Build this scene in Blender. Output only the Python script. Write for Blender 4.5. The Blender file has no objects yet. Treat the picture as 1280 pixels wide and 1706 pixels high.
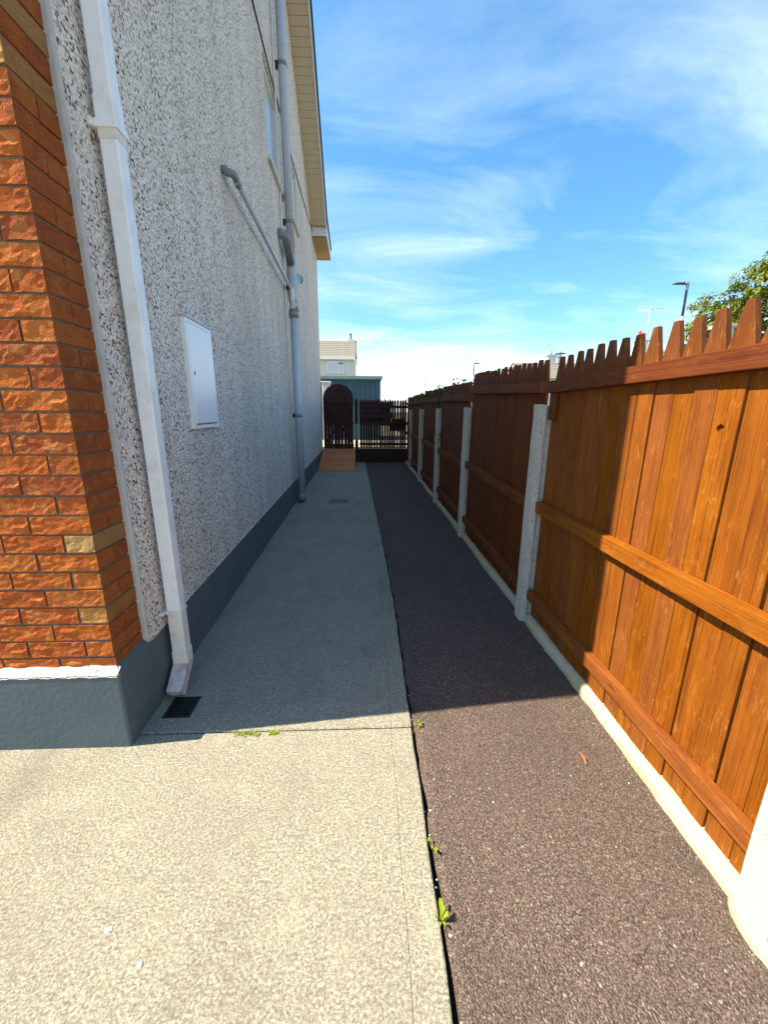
import bpy, bmesh, math, random
from mathutils import Vector, Matrix
R = random.Random(7)
SC = bpy.context.scene
COL = SC.collection

# ---------------------------------------------------------------- camera
cam = bpy.data.cameras.new('camera')
cam.sensor_fit = 'VERTICAL'; cam.sensor_height = 36.0
cam.lens = 36.0 * 660.0 / 1706.0
cam.clip_start = 0.05; cam.clip_end = 2000
co = bpy.data.objects.new('camera', cam); COL.objects.link(co)
RM = ((0.99914021, -0.00469759, 0.04119202),
      (-0.04107936, -0.24632461, 0.96831641),
      (0.00559786, -0.969176, -0.2463058))
co.matrix_world = Matrix(((RM[0][0], -RM[0][1], -RM[0][2], 0), (RM[1][0], -RM[1][1], -RM[1][2], 0),
                          (RM[2][0], -RM[2][1], -RM[2][2], 1.4), (0, 0, 0, 1)))
SC.camera = co

# ---------------------------------------------------------------- sun, sky, exposure
SUN_EL = math.radians(51.0)
to_sun = Vector((-0.9945, -0.1030, 0)).normalized()
sd = bpy.data.lights.new('sun', 'SUN'); sd.energy = 5.0; sd.angle = math.radians(0.55); sd.color = (1.0, 0.90, 0.70)
so = bpy.data.objects.new('sun', sd); COL.objects.link(so)
ts = Vector((to_sun.x * math.cos(SUN_EL), to_sun.y * math.cos(SUN_EL), math.sin(SUN_EL)))
so.rotation_euler = ts.to_track_quat('Z', 'Y').to_euler(); so.location = (-20, -5, 30)

W = bpy.data.worlds.new('World'); SC.world = W; W.use_nodes = True
nt = W.node_tree; nt.nodes.clear()


class NB:
    """small node-graph builder"""
    def __init__(s, tree): s.t = tree
    def n(s, typ, ins=None, **kw):
        nd = s.t.nodes.new(typ)
        for k, v in kw.items(): setattr(nd, k, v)
        for k, v in (ins or {}).items():
            sk = nd.inputs[k]
            if isinstance(v, bpy.types.NodeSocket): s.t.links.new(v, sk)
            else: sk.default_value = v
        return nd
    def math(s, op, a, b=None, c=None, clamp=False):
        nd = s.n('ShaderNodeMath', operation=op, use_clamp=clamp)
        for i, v in enumerate((a, b, c)):
            if v is None: continue
            if isinstance(v, bpy.types.NodeSocket): s.t.links.new(v, nd.inputs[i])
            else: nd.inputs[i].default_value = v
        return nd.outputs[0]
    def ramp(s, fac, stops, interp='LINEAR'):
        nd = s.n('ShaderNodeValToRGB', {'Fac': fac}); cr = nd.color_ramp; cr.interpolation = interp
        while len(cr.elements) < len(stops): cr.elements.new(0.5)
        for e, (p, c) in zip(cr.elements, stops):
            e.position = p; e.color = tuple(c) + (1,) if isinstance(c, (tuple, list)) else (c, c, c, 1)
        return nd.outputs['Color']
    def mix(s, f, a, b, mode='MIX'):
        nd = s.n('ShaderNodeMix', data_type='RGBA', blend_type=mode, clamp_factor=True)
        for k, v in ((0, f), (6, a), (7, b)):
            if isinstance(v, bpy.types.NodeSocket): s.t.links.new(v, nd.inputs[k])
            else: nd.inputs[k].default_value = (tuple(v) + (1,)) if isinstance(v, (tuple, list)) else v
        return nd.outputs[2]
    def noise(s, vec, scale, detail=3, rough=0.55, dist=0.0, out='Fac'):
        ins = {'Scale': scale, 'Detail': detail, 'Roughness': rough, 'Distortion': dist}
        if vec is not None: ins['Vector'] = vec
        return s.n('ShaderNodeTexNoise', ins).outputs[out]
    def voro(s, vec, scale, out='Distance', feature='F1', rnd=1.0):
        return s.n('ShaderNodeTexVoronoi', {'Vector': vec, 'Scale': scale, 'Randomness': rnd}, feature=feature).outputs[out]
    def mapping(s, vec, scale=(1, 1, 1), rot=(0, 0, 0), loc=(0, 0, 0)):
        return s.n('ShaderNodeMapping', {'Vector': vec, 'Scale': scale, 'Rotation': rot, 'Location': loc}).outputs[0]


w = NB(nt)
sky = w.n('ShaderNodeTexSky', sky_type='NISHITA', sun_disc=False)
sky.sun_elevation = SUN_EL; sky.sun_rotation = math.atan2(to_sun.x, to_sun.y)
sky.air_density = 1.0; sky.dust_density = 0.6; sky.ozone_density = 2.5; sky.altitude = 20
SKY_STRENGTH = 0.098
hs = w.n('ShaderNodeHueSaturation', {'Hue': 0.482, 'Saturation': 1.30, 'Value': 1.0, 'Color': sky.outputs[0]}).outputs[0]
hs = w.mix(1.0, hs, (1.02, 1.0, 1.15), 'MULTIPLY')
gen = w.n('ShaderNodeTexCoord').outputs['Generated']
sep = w.n('ShaderNodeSeparateXYZ', {'Vector': gen})
zz = w.math('MAXIMUM', w.math('ADD', sep.outputs[2], 0.10), 0.06)
pu = w.math('DIVIDE', sep.outputs[0], zz); pv = w.math('DIVIDE', sep.outputs[1], zz)
pl = w.n('ShaderNodeCombineXYZ', {'X': pu, 'Y': pv, 'Z': 0.0}).outputs[0]
# thin cirrus: streaks stretched along one direction, broken by a broader patch noise
wisp = w.noise(w.mapping(pl, (0.70, 1.45, 1), (0, 0, math.radians(-30)), (1.3, 4.4, 0)), 1.35, 9, 0.60, 0.55)
patch = w.noise(w.mapping(pl, (0.75, 0.9, 1), (0, 0, 0.5), (2.4, 7.6, 0)), 0.75, 3, 0.5, 0.3)
cm = w.math('ADD', w.math('MULTIPLY', wisp, 0.75), w.math('MULTIPLY', patch, 0.50))
cl = w.ramp(cm, [(0.53, 0.0), (0.66, 0.30), (0.80, 0.85)])
high = w.n('ShaderNodeMapRange', {'Value': sep.outputs[2], 1: 0.42, 2: 0.66, 3: 0.80, 4: 0.50}).outputs[0]
cl = w.math('MULTIPLY', cl, high)
lowc = w.math('MULTIPLY', w.math('POWER', w.math('SUBTRACT', 1.0, w.math('DIVIDE', w.math('ABSOLUTE', sep.outputs[2]), 0.15), clamp=True), 1.3), 0.85)
cl = w.math('ADD', w.math('MULTIPLY', cl, 0.92), 0.05)
skyc = w.mix(lowc, w.mix(cl, hs, (4.9, 5.9, 6.2)), (9.0, 9.0, 8.8))
bg = w.n('ShaderNodeBackground', {'Color': skyc, 'Strength': SKY_STRENGTH})
wo = w.n('ShaderNodeOutputWorld'); nt.links.new(bg.outputs[0], wo.inputs[0])

vs = SC.view_settings
vs.view_transform = 'Standard'; vs.look = 'None'; vs.gamma = 1.0; vs.use_curve_mapping = False
vs.exposure = 1.37

# ---------------------------------------------------------------- mesh helpers
def link(o, parent=None):
    COL.objects.link(o)
    if parent: o.parent = parent
    return o
def meta(o, label=None, cat=None, group=None, kind=None):
    for k, v in (('label', label), ('category', cat), ('group', group), ('kind', kind)):
        if v: o[k] = v
    return o
def empty(name, loc=(0, 0, 0), label=None, cat=None, group=None, rotz=0.0):
    o = bpy.data.objects.new(name, None); o.location = loc; o.rotation_euler.z = rotz; o.empty_display_size = 0.1
    link(o); return meta(o, label, cat, group)
def mesh_obj(name, verts, faces, mat, parent=None, loc=(0, 0, 0), smooth=False, bevel=0.0, seg=1):
    bm = bmesh.new()
    vv = [bm.verts.new(v) for v in verts]
    for f in faces: bm.faces.new([vv[i] for i in f])
    return bm_obj(name, bm, mat, parent, loc, smooth, bevel, seg)
def bm_obj(name, bm, mat, parent=None, loc=(0, 0, 0), smooth=False, bevel=0.0, seg=1, recalc=True):
    if recalc: bmesh.ops.recalc_face_normals(bm, faces=bm.faces)
    if bevel: bmesh.ops.bevel(bm, geom=bm.edges[:], offset=bevel, segments=seg, profile=0.6, affect='EDGES')
    me = bpy.data.meshes.new(name); bm.to_mesh(me); bm.free()
    if smooth:
        for p in me.polygons: p.use_smooth = True
    me.materials.append(mat)
    o = bpy.data.objects.new(name, me); o.location = loc
    return link(o, parent)
def add_box(bm, a, b, f=None):
    c = [(a[0], a[1], a[2]), (b[0], a[1], a[2]), (b[0], b[1], a[2]), (a[0], b[1], a[2]),
         (a[0], a[1], b[2]), (b[0], a[1], b[2]), (b[0], b[1], b[2]), (a[0], b[1], b[2])]
    v = [bm.verts.new(f(*p) if f else p) for p in c]
    for q in ((0, 3, 2, 1), (4, 5, 6, 7), (0, 1, 5, 4), (1, 2, 6, 5), (2, 3, 7, 6), (3, 0, 4, 7)):
        bm.faces.new([v[i] for i in q])
def box(name, a, b, mat, parent=None, bevel=0.0, f=None, seg=1, origin=None):
    """box from a to b; its origin is its own centre so object-space textures differ"""
    cx = origin or tuple((a[i] + b[i]) / 2 for i in range(3))
    if f: cx = f(*cx)
    bm = bmesh.new(); add_box(bm, a, b, f)
    for v in bm.verts: v.co -= Vector(cx)
    return bm_obj(name, bm, mat, parent, cx, False, bevel, seg)
def add_tube(bm, pts, r, n=14, caps=True):
    pts = [Vector(p) for p in pts]; rings = []
    for i, p in enumerate(pts):
        t = (pts[min(i + 1, len(pts) - 1)] - pts[max(i - 1, 0)]).normalized()
        ref = Vector((0, 0, 1)) if abs(t.z) < 0.9 else Vector((0, 1, 0))
        a = t.cross(ref).normalized(); b = t.cross(a).normalized()
        rr = r[i] if isinstance(r, (list, tuple)) else r
        rings.append([bm.verts.new(p + (a * math.cos(2 * math.pi * k / n) + b * math.sin(2 * math.pi * k / n)) * rr) for k in range(n)])
    for q, s in zip(rings, rings[1:]):
        for k in range(n): bm.faces.new((q[k], q[(k + 1) % n], s[(k + 1) % n], s[k]))
    if caps:
        bm.faces.new(rings[0][::-1]); bm.faces.new(rings[-1])
def tube(name, pts, r, mat, parent=None, n=14, caps=True):
    bm = bmesh.new(); add_tube(bm, pts, r, n, caps)
    o = bm_obj(name, bm, mat, parent)
    for p in o.data.polygons: p.use_smooth = len(p.vertices) == 4
    return o
def arc(c, a, b, r, k=6):
    """quarter-bend points at corner c from direction a (coming) to direction b (leaving)"""
    c, a, b = Vector(c), Vector(a).normalized(), Vector(b).normalized()
    p0, p1 = c - a * r, c + b * r
    return [tuple((1 - t) ** 2 * p0 + 2 * t * (1 - t) * c + t * t * p1) for t in [i / k for i in range(k + 1)]]

# ---------------------------------------------------------------- materials
def mat(name):
    m = bpy.data.materials.new(name); m.use_nodes = True
    t = m.node_tree; t.nodes.clear(); b = NB(t)
    out = b.n('ShaderNodeOutputMaterial'); p = b.n('ShaderNodeBsdfPrincipled'); t.links.new(p.outputs[0], out.inputs[0])
    tc = b.n('ShaderNodeTexCoord')
    return m, b, p, tc
def setp(b, p, col=None, rough=0.6, bump=None, bstr=0.4, bdist=0.004, spec=0.3, metal=0.0):
    def put(k, v):
        if isinstance(v, bpy.types.NodeSocket): b.t.links.new(v, p.inputs[k])
        else: p.inputs[k].default_value = (tuple(v) + (1,)) if isinstance(v, (tuple, list)) else v
    if col is not None: put('Base Color', col)
    put('Roughness', rough); put('Specular IOR Level', spec); put('Metallic', metal)
    if bump is not None:
        bn = b.n('ShaderNodeBump', {'Height': bump, 'Strength': bstr, 'Distance': bdist})
        b.t.links.new(bn.outputs[0], p.inputs['Normal'])
def rnd(b): return b.n('ShaderNodeObjectInfo').outputs['Random']
def offs(b, vec, k=37.0):
    r = b.math('MULTIPLY', rnd(b), k)
    c = b.n('ShaderNodeCombineXYZ', {'X': r, 'Y': b.math('MULTIPLY', r, 1.7), 'Z': b.math('MULTIPLY', r, 0.6)}).outputs[0]
    return b.n('ShaderNodeVectorMath', {0: vec, 1: c}, operation='ADD').outputs[0]

def m_plain(name, col, rough=0.5, var=0.12, nscale=6.0, spec=0.3, metal=0.0, bscale=0, bstr=0.2, bdist=0.002, dirt=None, dscale=3.0, damt=0.5, dlo=0.5):
    m, b, p, tc = mat(name); v = tc.outputs['Object']
    n = b.noise(v, nscale, 5)
    c = b.mix(n, tuple(x * (1 - var) for x in col), tuple(min(1, x * (1 + var)) for x in col))
    if dirt:
        d = b.ramp(b.noise(v, dscale, 6, 0.65), [(dlo, 0.0), (dlo + 0.2, 1.0)])
        c = b.mix(b.math('MULTIPLY', d, damt), c, dirt)
    bu = b.noise(v, bscale, 4) if bscale else None
    setp(b, p, c, rough, bu, bstr, bdist, spec, metal); return m

def m_pebbledash():
    m, b, p, tc = mat('pebbledash'); v = tc.outputs['Object']
    wv = b.n('ShaderNodeVectorMath', {0: v, 1: b.n('ShaderNodeVectorMath', {0: b.noise(v, 60, 2, out='Color'), 'Scale': 0.006}, operation='SCALE').outputs[0]}, operation='ADD').outputs[0]
    cell = b.n('ShaderNodeTexVoronoi', {'Vector': wv, 'Scale': 108.0})
    rr = b.n('ShaderNodeSeparateColor', {'Color': cell.outputs['Color']}).outputs[0]
    stone = b.ramp(rr, [(0.0, (0.065, 0.04, 0.03)), (0.07, (0.10, 0.065, 0.05)), (0.10, (0.33, 0.245, 0.20)), (0.20, (0.54, 0.435, 0.365)), (0.26, (0.72, 0.605, 0.515)),
                        (0.55, (0.84, 0.725, 0.63)), (0.8, (0.92, 0.815, 0.725)), (1.0, (0.95, 0.885, 0.815))])
    edge = b.ramp(cell.outputs['Distance'], [(0.45, 1.0), (0.85, 0.70)])
    c = b.mix(1.0, stone, edge, 'MULTIPLY')
    fine = b.ramp(b.noise(v, 260, 2), [(0.3, 0.82), (0.7, 1.08)])
    c = b.mix(0.7, c, fine, 'MULTIPLY')
    grime = b.ramp(b.noise(b.mapping(v, (1, 0.9, 0.35)), 1.6, 6, 0.65), [(0.46, 0.0), (0.74, 1.0)])
    c = b.mix(b.math('MULTIPLY', grime, 0.34), c, (0.27, 0.225, 0.19))
    h = b.math('SUBTRACT', 1.0, b.math('MULTIPLY', cell.outputs['Distance'], 1.2))
    h = b.math('ADD', h, b.math('MULTIPLY', rr, 0.5))
    setp(b, p, c, 0.85, h, 0.5, 0.006, 0.2); return m

def m_concrete():
    m, b, p, tc = mat('brushed_concrete'); v = tc.outputs['Object']
    sw = b.noise(v, 1.1, 2, out='Color')
    wv = b.n('ShaderNodeVectorMath', {0: v, 1: b.n('ShaderNodeVectorMath', {0: sw, 'Scale': 0.5}, operation='SCALE').outputs[0]}, operation='ADD').outputs[0]
    br = b.noise(b.mapping(wv, (70, 190, 70), (0, 0, 0.5)), 1.0, 4, 0.7)
    gr = b.noise(v, 170, 4, 0.7)
    sp = b.noise(v, 120, 5, 0.8)
    c = b.mix(b.ramp(sp, [(0.41, 0.0), (0.59, 1.0)]), (0.165, 0.146, 0.113), (0.49, 0.455, 0.34))
    c = b.mix(b.math('MULTIPLY', b.ramp(gr, [(0.38, 1.0), (0.48, 0.0)]), 0.75), c, (0.115, 0.10, 0.083))
    c = b.mix(b.math('MULTIPLY', b.ramp(br, [(0.40, 1.0), (0.50, 0.0)]), 0.55), c, (0.155, 0.137, 0.115))
    md = b.noise(v, 34, 4, 0.7)
    c = b.mix(b.math('MULTIPLY', b.ramp(md, [(0.50, 0.0), (0.66, 1.0)]), 0.45), c, (0.17, 0.148, 0.115))
    lg = b.noise(v, 2.2, 6, 0.65)
    c = b.mix(b.math('MULTIPLY', b.ramp(lg, [(0.45, 0.0), (0.72, 1.0)]), 0.38), c, (0.18, 0.157, 0.132))
    lg2 = b.noise(b.mapping(v, (1, 1, 1), loc=(7, 3, 0)), 7, 5, 0.6)
    c = b.mix(b.math('MULTIPLY', b.ramp(lg2, [(0.55, 0.0), (0.75, 1.0)]), 0.3), c, (0.42, 0.385, 0.27))
    ds = b.noise(b.mapping(v, (1.3, 0.6, 1), loc=(2, 9, 0)), 1.6, 6, 0.7)
    c = b.mix(b.math('MULTIPLY', b.ramp(ds, [(0.52, 0.0), (0.70, 1.0)]), 0.45), c, (0.13, 0.118, 0.10))
    wh = b.math('LESS_THAN', b.voro(v, 9.0), 0.045)
    c = b.mix(b.math('MULTIPLY', wh, 0.35), c, (0.6, 0.58, 0.53))
    h = b.math('ADD', b.math('MULTIPLY', br, 0.7), b.math('ADD', b.math('MULTIPLY', gr, 0.5), b.math('MULTIPLY', sp, 0.6)))
    setp(b, p, c, 0.9, h, 0.75, 0.005, 0.15); return m

def m_asphalt():
    m, b, p, tc = mat('asphalt'); v = tc.outputs['Object']
    ce = b.n('ShaderNodeTexVoronoi', {'Vector': v, 'Scale': 210.0})
    rr = b.n('ShaderNodeSeparateColor', {'Color': ce.outputs['Color']}).outputs[0]
    ce2 = b.n('ShaderNodeTexVoronoi', {'Vector': v, 'Scale': 75.0})
    r2 = b.n('ShaderNodeSeparateColor', {'Color': ce2.outputs['Color']}).outputs[1]
    c = b.ramp(rr, [(0.0, (0.085, 0.061, 0.050)), (0.35, (0.150, 0.108, 0.086)), (0.7, (0.185, 0.134, 0.107)), (0.9, (0.23, 0.172, 0.138)), (1.0, (0.33, 0.265, 0.215))])
    c = b.mix(b.ramp(ce.outputs['Distance'], [(0.40, 0.0), (0.80, 0.70)]), c, (0.045, 0.034, 0.030))
    big = b.math('MULTIPLY', b.math('GREATER_THAN', r2, 0.975), b.math('LESS_THAN', ce2.outputs['Distance'], 0.30))
    c = b.mix(b.math('MULTIPLY', big, 0.8), c, (0.40, 0.35, 0.29))
    lg = b.noise(v, 1.7, 6, 0.6)
    c = b.mix(b.math('MULTIPLY', b.ramp(lg, [(0.42, 0.0), (0.7, 1.0)]), 0.38), c, (0.075, 0.062, 0.057))
    h = b.math('SUBTRACT', b.math('MULTIPLY', rr, 0.6), b.math('MULTIPLY', ce.outputs['Distance'], 1.1))
    setp(b, p, c, 0.92, h, 0.9, 0.005, 0.12); return m

def m_brick():
    m, b, p, tc = mat('rustic_brick'); v = offs(b, tc.outputs['Object'])
    base = b.n('ShaderNodeObjectInfo').outputs['Color']
    n1 = b.noise(v, 17, 6, 0.7, 0.6)
    c = b.mix(b.math('MULTIPLY', b.ramp(n1, [(0.53, 0.0), (0.67, 1.0)]), 0.52), base, (0.15, 0.048, 0.028))
    c = b.mix(b.math('MULTIPLY', b.ramp(n1, [(0.34, 1.0), (0.48, 0.0)]), 0.62), c, (0.56, 0.255, 0.07))
    sp = b.noise(v, 190, 4, 0.75)
    c = b.mix(b.math('MULTIPLY', b.ramp(sp, [(0.54, 0.0), (0.66, 1.0)]), 0.45), c, (0.13, 0.04, 0.018))
    nrm = b.n('ShaderNodeSeparateXYZ', {'Vector': tc.outputs['Normal']}).outputs[0]
    c = b.mix(b.math('MULTIPLY', b.math('GREATER_THAN', b.math('ABSOLUTE', nrm), 0.85), 0.5), c, (0.20, 0.055, 0.018))   # unsanded end faces, also darkened in colour to deepen shade on the return
    fold = b.noise(b.mapping(v, (9, 9, 17)), 1.5, 4, 0.6, 1.4)
    crease = b.ramp(b.math('ABSOLUTE', b.math('SUBTRACT', fold, 0.5)), [(0.0, 0.0), (0.06, 1.0)])
    h = b.math('ADD', b.math('MULTIPLY', crease, 0.35), b.math('MULTIPLY', sp, 0.35))
    h = b.math('ADD', h, b.math('MULTIPLY', b.noise(v, 60, 5, 0.7), 0.6))
    setp(b, p, c, 0.9, h, 0.8, 0.006, 0.12); return m

def m_wood(name, a, bcol, dark, axis='z', scuff=0.35, rough=0.62, worn=(0.36, 0.15, 0.035), tips=False):
    m, b, p, tc = mat(name); v = offs(b, tc.outputs['Object'])
    AX = {'z': 2, 'y': 1, 'x': 0}[axis]
    def stretch(across, along): return tuple(along if i == AX else across for i in range(3))
    g = b.noise(b.mapping(v, stretch(75, 2.2)), 1.5, 6, 0.72, 0.5)
    g2 = b.noise(b.mapping(v, stretch(15, 0.9)), 1.2, 4, 0.6, 1.6)
    bl = b.noise(b.mapping(v, stretch(9, 3.0)), 1.3, 5, 0.6, 0.4)
    fac = b.math('ADD', b.math('MULTIPLY', g, 0.50), b.math('ADD', b.math('MULTIPLY', g2, 0.35), b.math('MULTIPLY', bl, 0.35)))
    c = b.ramp(fac, [(0.46, dark), (0.60, a), (0.76, bcol)])
    r = rnd(b)
    c = b.n('ShaderNodeHueSaturation', {'Hue': b.math('ADD', 0.4975, b.math('MULTIPLY', r, 0.006)), 'Saturation': b.math('ADD', 0.97, b.math('MULTIPLY', r, 0.06)),
                                        'Value': b.math('ADD', 0.92, b.math('MULTIPLY', b.math('FRACT', b.math('MULTIPLY', r, 7.3)), 0.18)), 'Color': c}).outputs[0]
    if axis == 'z' and tips:      # rain-weathered browner tops above the rail
        zt = b.n('ShaderNodeSeparateXYZ', {'Vector': tc.outputs['Object']}).outputs[2]
        wt = b.n('ShaderNodeMapRange', {'Value': b.math('ADD', zt, b.math('MULTIPLY', bl, 0.10)), 1: 1.50, 2: 1.66, 3: 0.0, 4: 0.75}).outputs[0]
        c = b.mix(wt, c, (0.105, 0.032, 0.010))
    # thin dark checks along the grain
    ck = b.noise(b.mapping(v, stretch(120, 1.4)), 1.0, 2, 0.5, 0.3)
    c = b.mix(b.math('MULTIPLY', b.ramp(ck, [(0.30, 1.0), (0.37, 0.0)]), 0.55), c, tuple(x * 0.45 for x in dark))
    # knots
    kn = b.voro(b.mapping(v, stretch(8, 2.6)), 1.0)
    c = b.mix(b.math('MULTIPLY', b.ramp(kn, [(0.04, 1.0), (0.11, 0.0)]), 0.7), c, tuple(x * 0.4 for x in dark))
    # scuffed flakes where the stain has worn through
    s1 = b.noise(b.mapping(v, stretch(26, 7)), 2.2, 8, 0.75, 0.9)
    s2 = b.noise(v, 5.0, 3, 0.5)
    sc_ = b.math('MULTIPLY', b.ramp(s1, [(0.54, 0.0), (0.61, 1.0)]), b.ramp(s2, [(0.45, 0.0), (0.56, 1.0)]))
    c = b.mix(b.math('MULTIPLY', sc_, scuff), c, worn)
    h = b.math('ADD', b.math('MULTIPLY', g, 0.8), b.math('ADD', b.math('MULTIPLY', ck, 0.5), b.math('MULTIPLY', s1, 0.5)))
    setp(b, p, c, rough, h, 0.55, 0.004, 0.16); return m

M_PEB = m_pebbledash(); M_CON = m_concrete(); M_ASP = m_asphalt(); M_BRK = m_brick()
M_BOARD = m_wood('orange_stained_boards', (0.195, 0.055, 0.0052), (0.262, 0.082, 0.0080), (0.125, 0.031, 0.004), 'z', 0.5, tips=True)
M_BOARD_SHADED = m_wood('red_brown_shaded_boards', (0.120, 0.030, 0.0055), (0.155, 0.042, 0.007), (0.080, 0.019, 0.004), 'z', 0.25, worn=(0.2, 0.07, 0.015))  # darker, redder copy of the boards: shade of the farther bays put into colour
M_RAIL_SHADED = m_wood('red_brown_shaded_rail', (0.150, 0.041, 0.008), (0.20, 0.058, 0.012), (0.10, 0.026, 0.006), 'y', 0.3)  # rail copy for the same bays, their shade mixed into the colour
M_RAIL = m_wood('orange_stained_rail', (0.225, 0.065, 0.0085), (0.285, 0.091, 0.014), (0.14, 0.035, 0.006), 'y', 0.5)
M_TOPRAIL = m_wood('brown_stained_top_rail', (0.135, 0.033, 0.007), (0.17, 0.045, 0.009), (0.09, 0.020, 0.006), 'y', 0.4, worn=(0.30, 0.10, 0.02))
M_BACKB = m_wood('dark_brown_boards', (0.050, 0.021, 0.017), (0.072, 0.029, 0.021), (0.030, 0.013, 0.011), 'z', 0.15)
M_BACKR = m_wood('dark_brown_rail', (0.050, 0.021, 0.017), (0.072, 0.029, 0.021), (0.030, 0.013, 0.011), 'x', 0.15)
M_RAMP = m_wood('red_decking', (0.58, 0.20, 0.075), (0.72, 0.31, 0.12), (0.36, 0.10, 0.045), 'x', 0.3)
M_MORTAR = m_plain('mortar', (0.20, 0.135, 0.095), 0.95, 0.3, 40, 0.1, bscale=120, bstr=0.6)
M_PLINTH = m_plain('slate_blue_masonry_paint', (0.098, 0.125, 0.130), 0.7, 0.10, 5, 0.3, bscale=45, bstr=0.35, bdist=0.005, dirt=(0.075, 0.092, 0.096), dscale=4, damt=0.5)
M_LEDGE = m_plain('white_ledge_render', (0.52, 0.51, 0.47), 0.9, 0.2, 30, 0.1, bscale=90, bstr=0.8, bdist=0.006, dirt=(0.10, 0.08, 0.065), dscale=60, damt=0.85)
M_BEAD = m_plain('smooth_grey_render', (0.52, 0.50, 0.465), 0.85, 0.15, 12, 0.15, bscale=60, bstr=0.4, bdist=0.004, dirt=(0.3, 0.28, 0.25), dscale=10, damt=0.4)
M_PVC = m_plain('white_pvc', (0.88, 0.865, 0.85), 0.32, 0.04, 3, 0.45, dirt=(0.50, 0.46, 0.40), dscale=9, damt=0.35)
M_PVCOLD = m_plain('yellowed_pvc', (0.80, 0.745, 0.66), 0.42, 0.08, 6, 0.4, dirt=(0.42, 0.36, 0.28), dscale=14, damt=0.45)
M_RUST = m_plain('stained_pvc_shoe', (0.62, 0.55, 0.52), 0.5, 0.1, 8, 0.3, dirt=(0.36, 0.13, 0.09), dscale=15, damt=0.75, dlo=0.46)
M_GPVC = m_plain('grey_pvc', (0.47, 0.50, 0.55), 0.33, 0.07, 3, 0.45, dirt=(0.25, 0.25, 0.25), dscale=5, damt=0.35)
M_GPVCD = m_plain('dark_grey_pvc', (0.21, 0.225, 0.24), 0.42, 0.1, 5, 0.4)
M_BLACK = m_plain('black_plastic', (0.02, 0.02, 0.022), 0.5, 0.1)
M_METER = m_plain('white_meter_box', (0.84, 0.85, 0.86), 0.28, 0.02, 2, 0.45)
M_FRAME = m_plain('white_window_frame', (0.80, 0.80, 0.79), 0.3, 0.03, 2, 0.45)
M_SILL = m_plain('painted_sill', (0.62, 0.60, 0.56), 0.7, 0.1, 8)
M_SOFFIT = m_plain('cream_soffit', (0.62, 0.53, 0.42), 0.5, 0.06, 2, 0.3)
M_FASCIA = m_plain('white_fascia', (0.74, 0.72, 0.69), 0.4, 0.05, 2, 0.35)
M_TAN = m_plain('tan_soffit_end', (0.36, 0.22, 0.10), 0.6, 0.08, 6)
M_TILE = m_plain('dark_roof_tile', (0.045, 0.045, 0.05), 0.8, 0.25, 7, bscale=30)
M_BTILE = m_plain('buff_roof_tile', (0.20, 0.185, 0.155), 0.9, 0.2, 3, bscale=12, bstr=0.5, bdist=0.02, dirt=(0.16, 0.14, 0.115), dscale=1.0)
M_CREAM = m_plain('cream_render', (0.62, 0.60, 0.55), 0.85, 0.06, 1.5)
M_WHITE = m_plain('white_render', (0.76, 0.75, 0.72), 0.85, 0.06, 1.5)
M_GREYW = m_plain('weathered_white_render', (0.50, 0.50, 0.49), 0.85, 0.08, 2)
M_GREY = m_plain('grey_render', (0.42, 0.43, 0.45), 0.85, 0.08, 2)
M_CLAY = m_plain('red_clay_pot', (0.42, 0.10, 0.05), 0.8, 0.15, 8)
M_STEEL = m_plain('galvanised_steel', (0.48, 0.50, 0.52), 0.45, 0.1, 4, 0.5, 0.6)
M_DSTEEL = m_plain('dark_steel', (0.09, 0.10, 0.11), 0.5, 0.1, 4, 0.4, 0.3)
M_SHED = m_plain('teal_painted_steel', (0.030, 0.085, 0.125), 0.5, 0.10, 1.2, 0.4)
M_SHEDTRIM = m_plain('pale_green_trim', (0.16, 0.26, 0.25), 0.5, 0.1, 2, 0.4)
M_SOIL = m_plain('dark_joint_soil', (0.018, 0.015, 0.012), 0.95, 0.3, 20, 0.1, bscale=60)
M_GROUND = m_plain('dry_grass_ground', (0.16, 0.145, 0.07), 0.95, 0.3, 2, 0.1, bscale=8)
M_YARD = m_plain('pale_yard_concrete', (0.46, 0.41, 0.30), 0.9, 0.15, 2, 0.1)
M_GLASSY = m_plain('window_glass', (0.10, 0.14, 0.15), 0.06, 0.05, 2, 0.8)
M_OBSC = m_plain('obscured_glass', (0.50, 0.57, 0.60), 0.16, 0.05, 2, 0.7)
M_COVER = m_plain('dark_cover', (0.12, 0.12, 0.125), 0.85, 0.15, 8, bscale=60)
M_TWIG = m_plain('dry_leaf', (0.30, 0.10, 0.03), 0.8, 0.2, 20)
M_STONE = m_plain('pale_pebble', (0.60, 0.58, 0.54), 0.8, 0.2, 20)
M_GREYBOARD = m_plain('weathered_grey_board', (0.27, 0.235, 0.245), 0.8, 0.15, 6, bscale=30)

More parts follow.
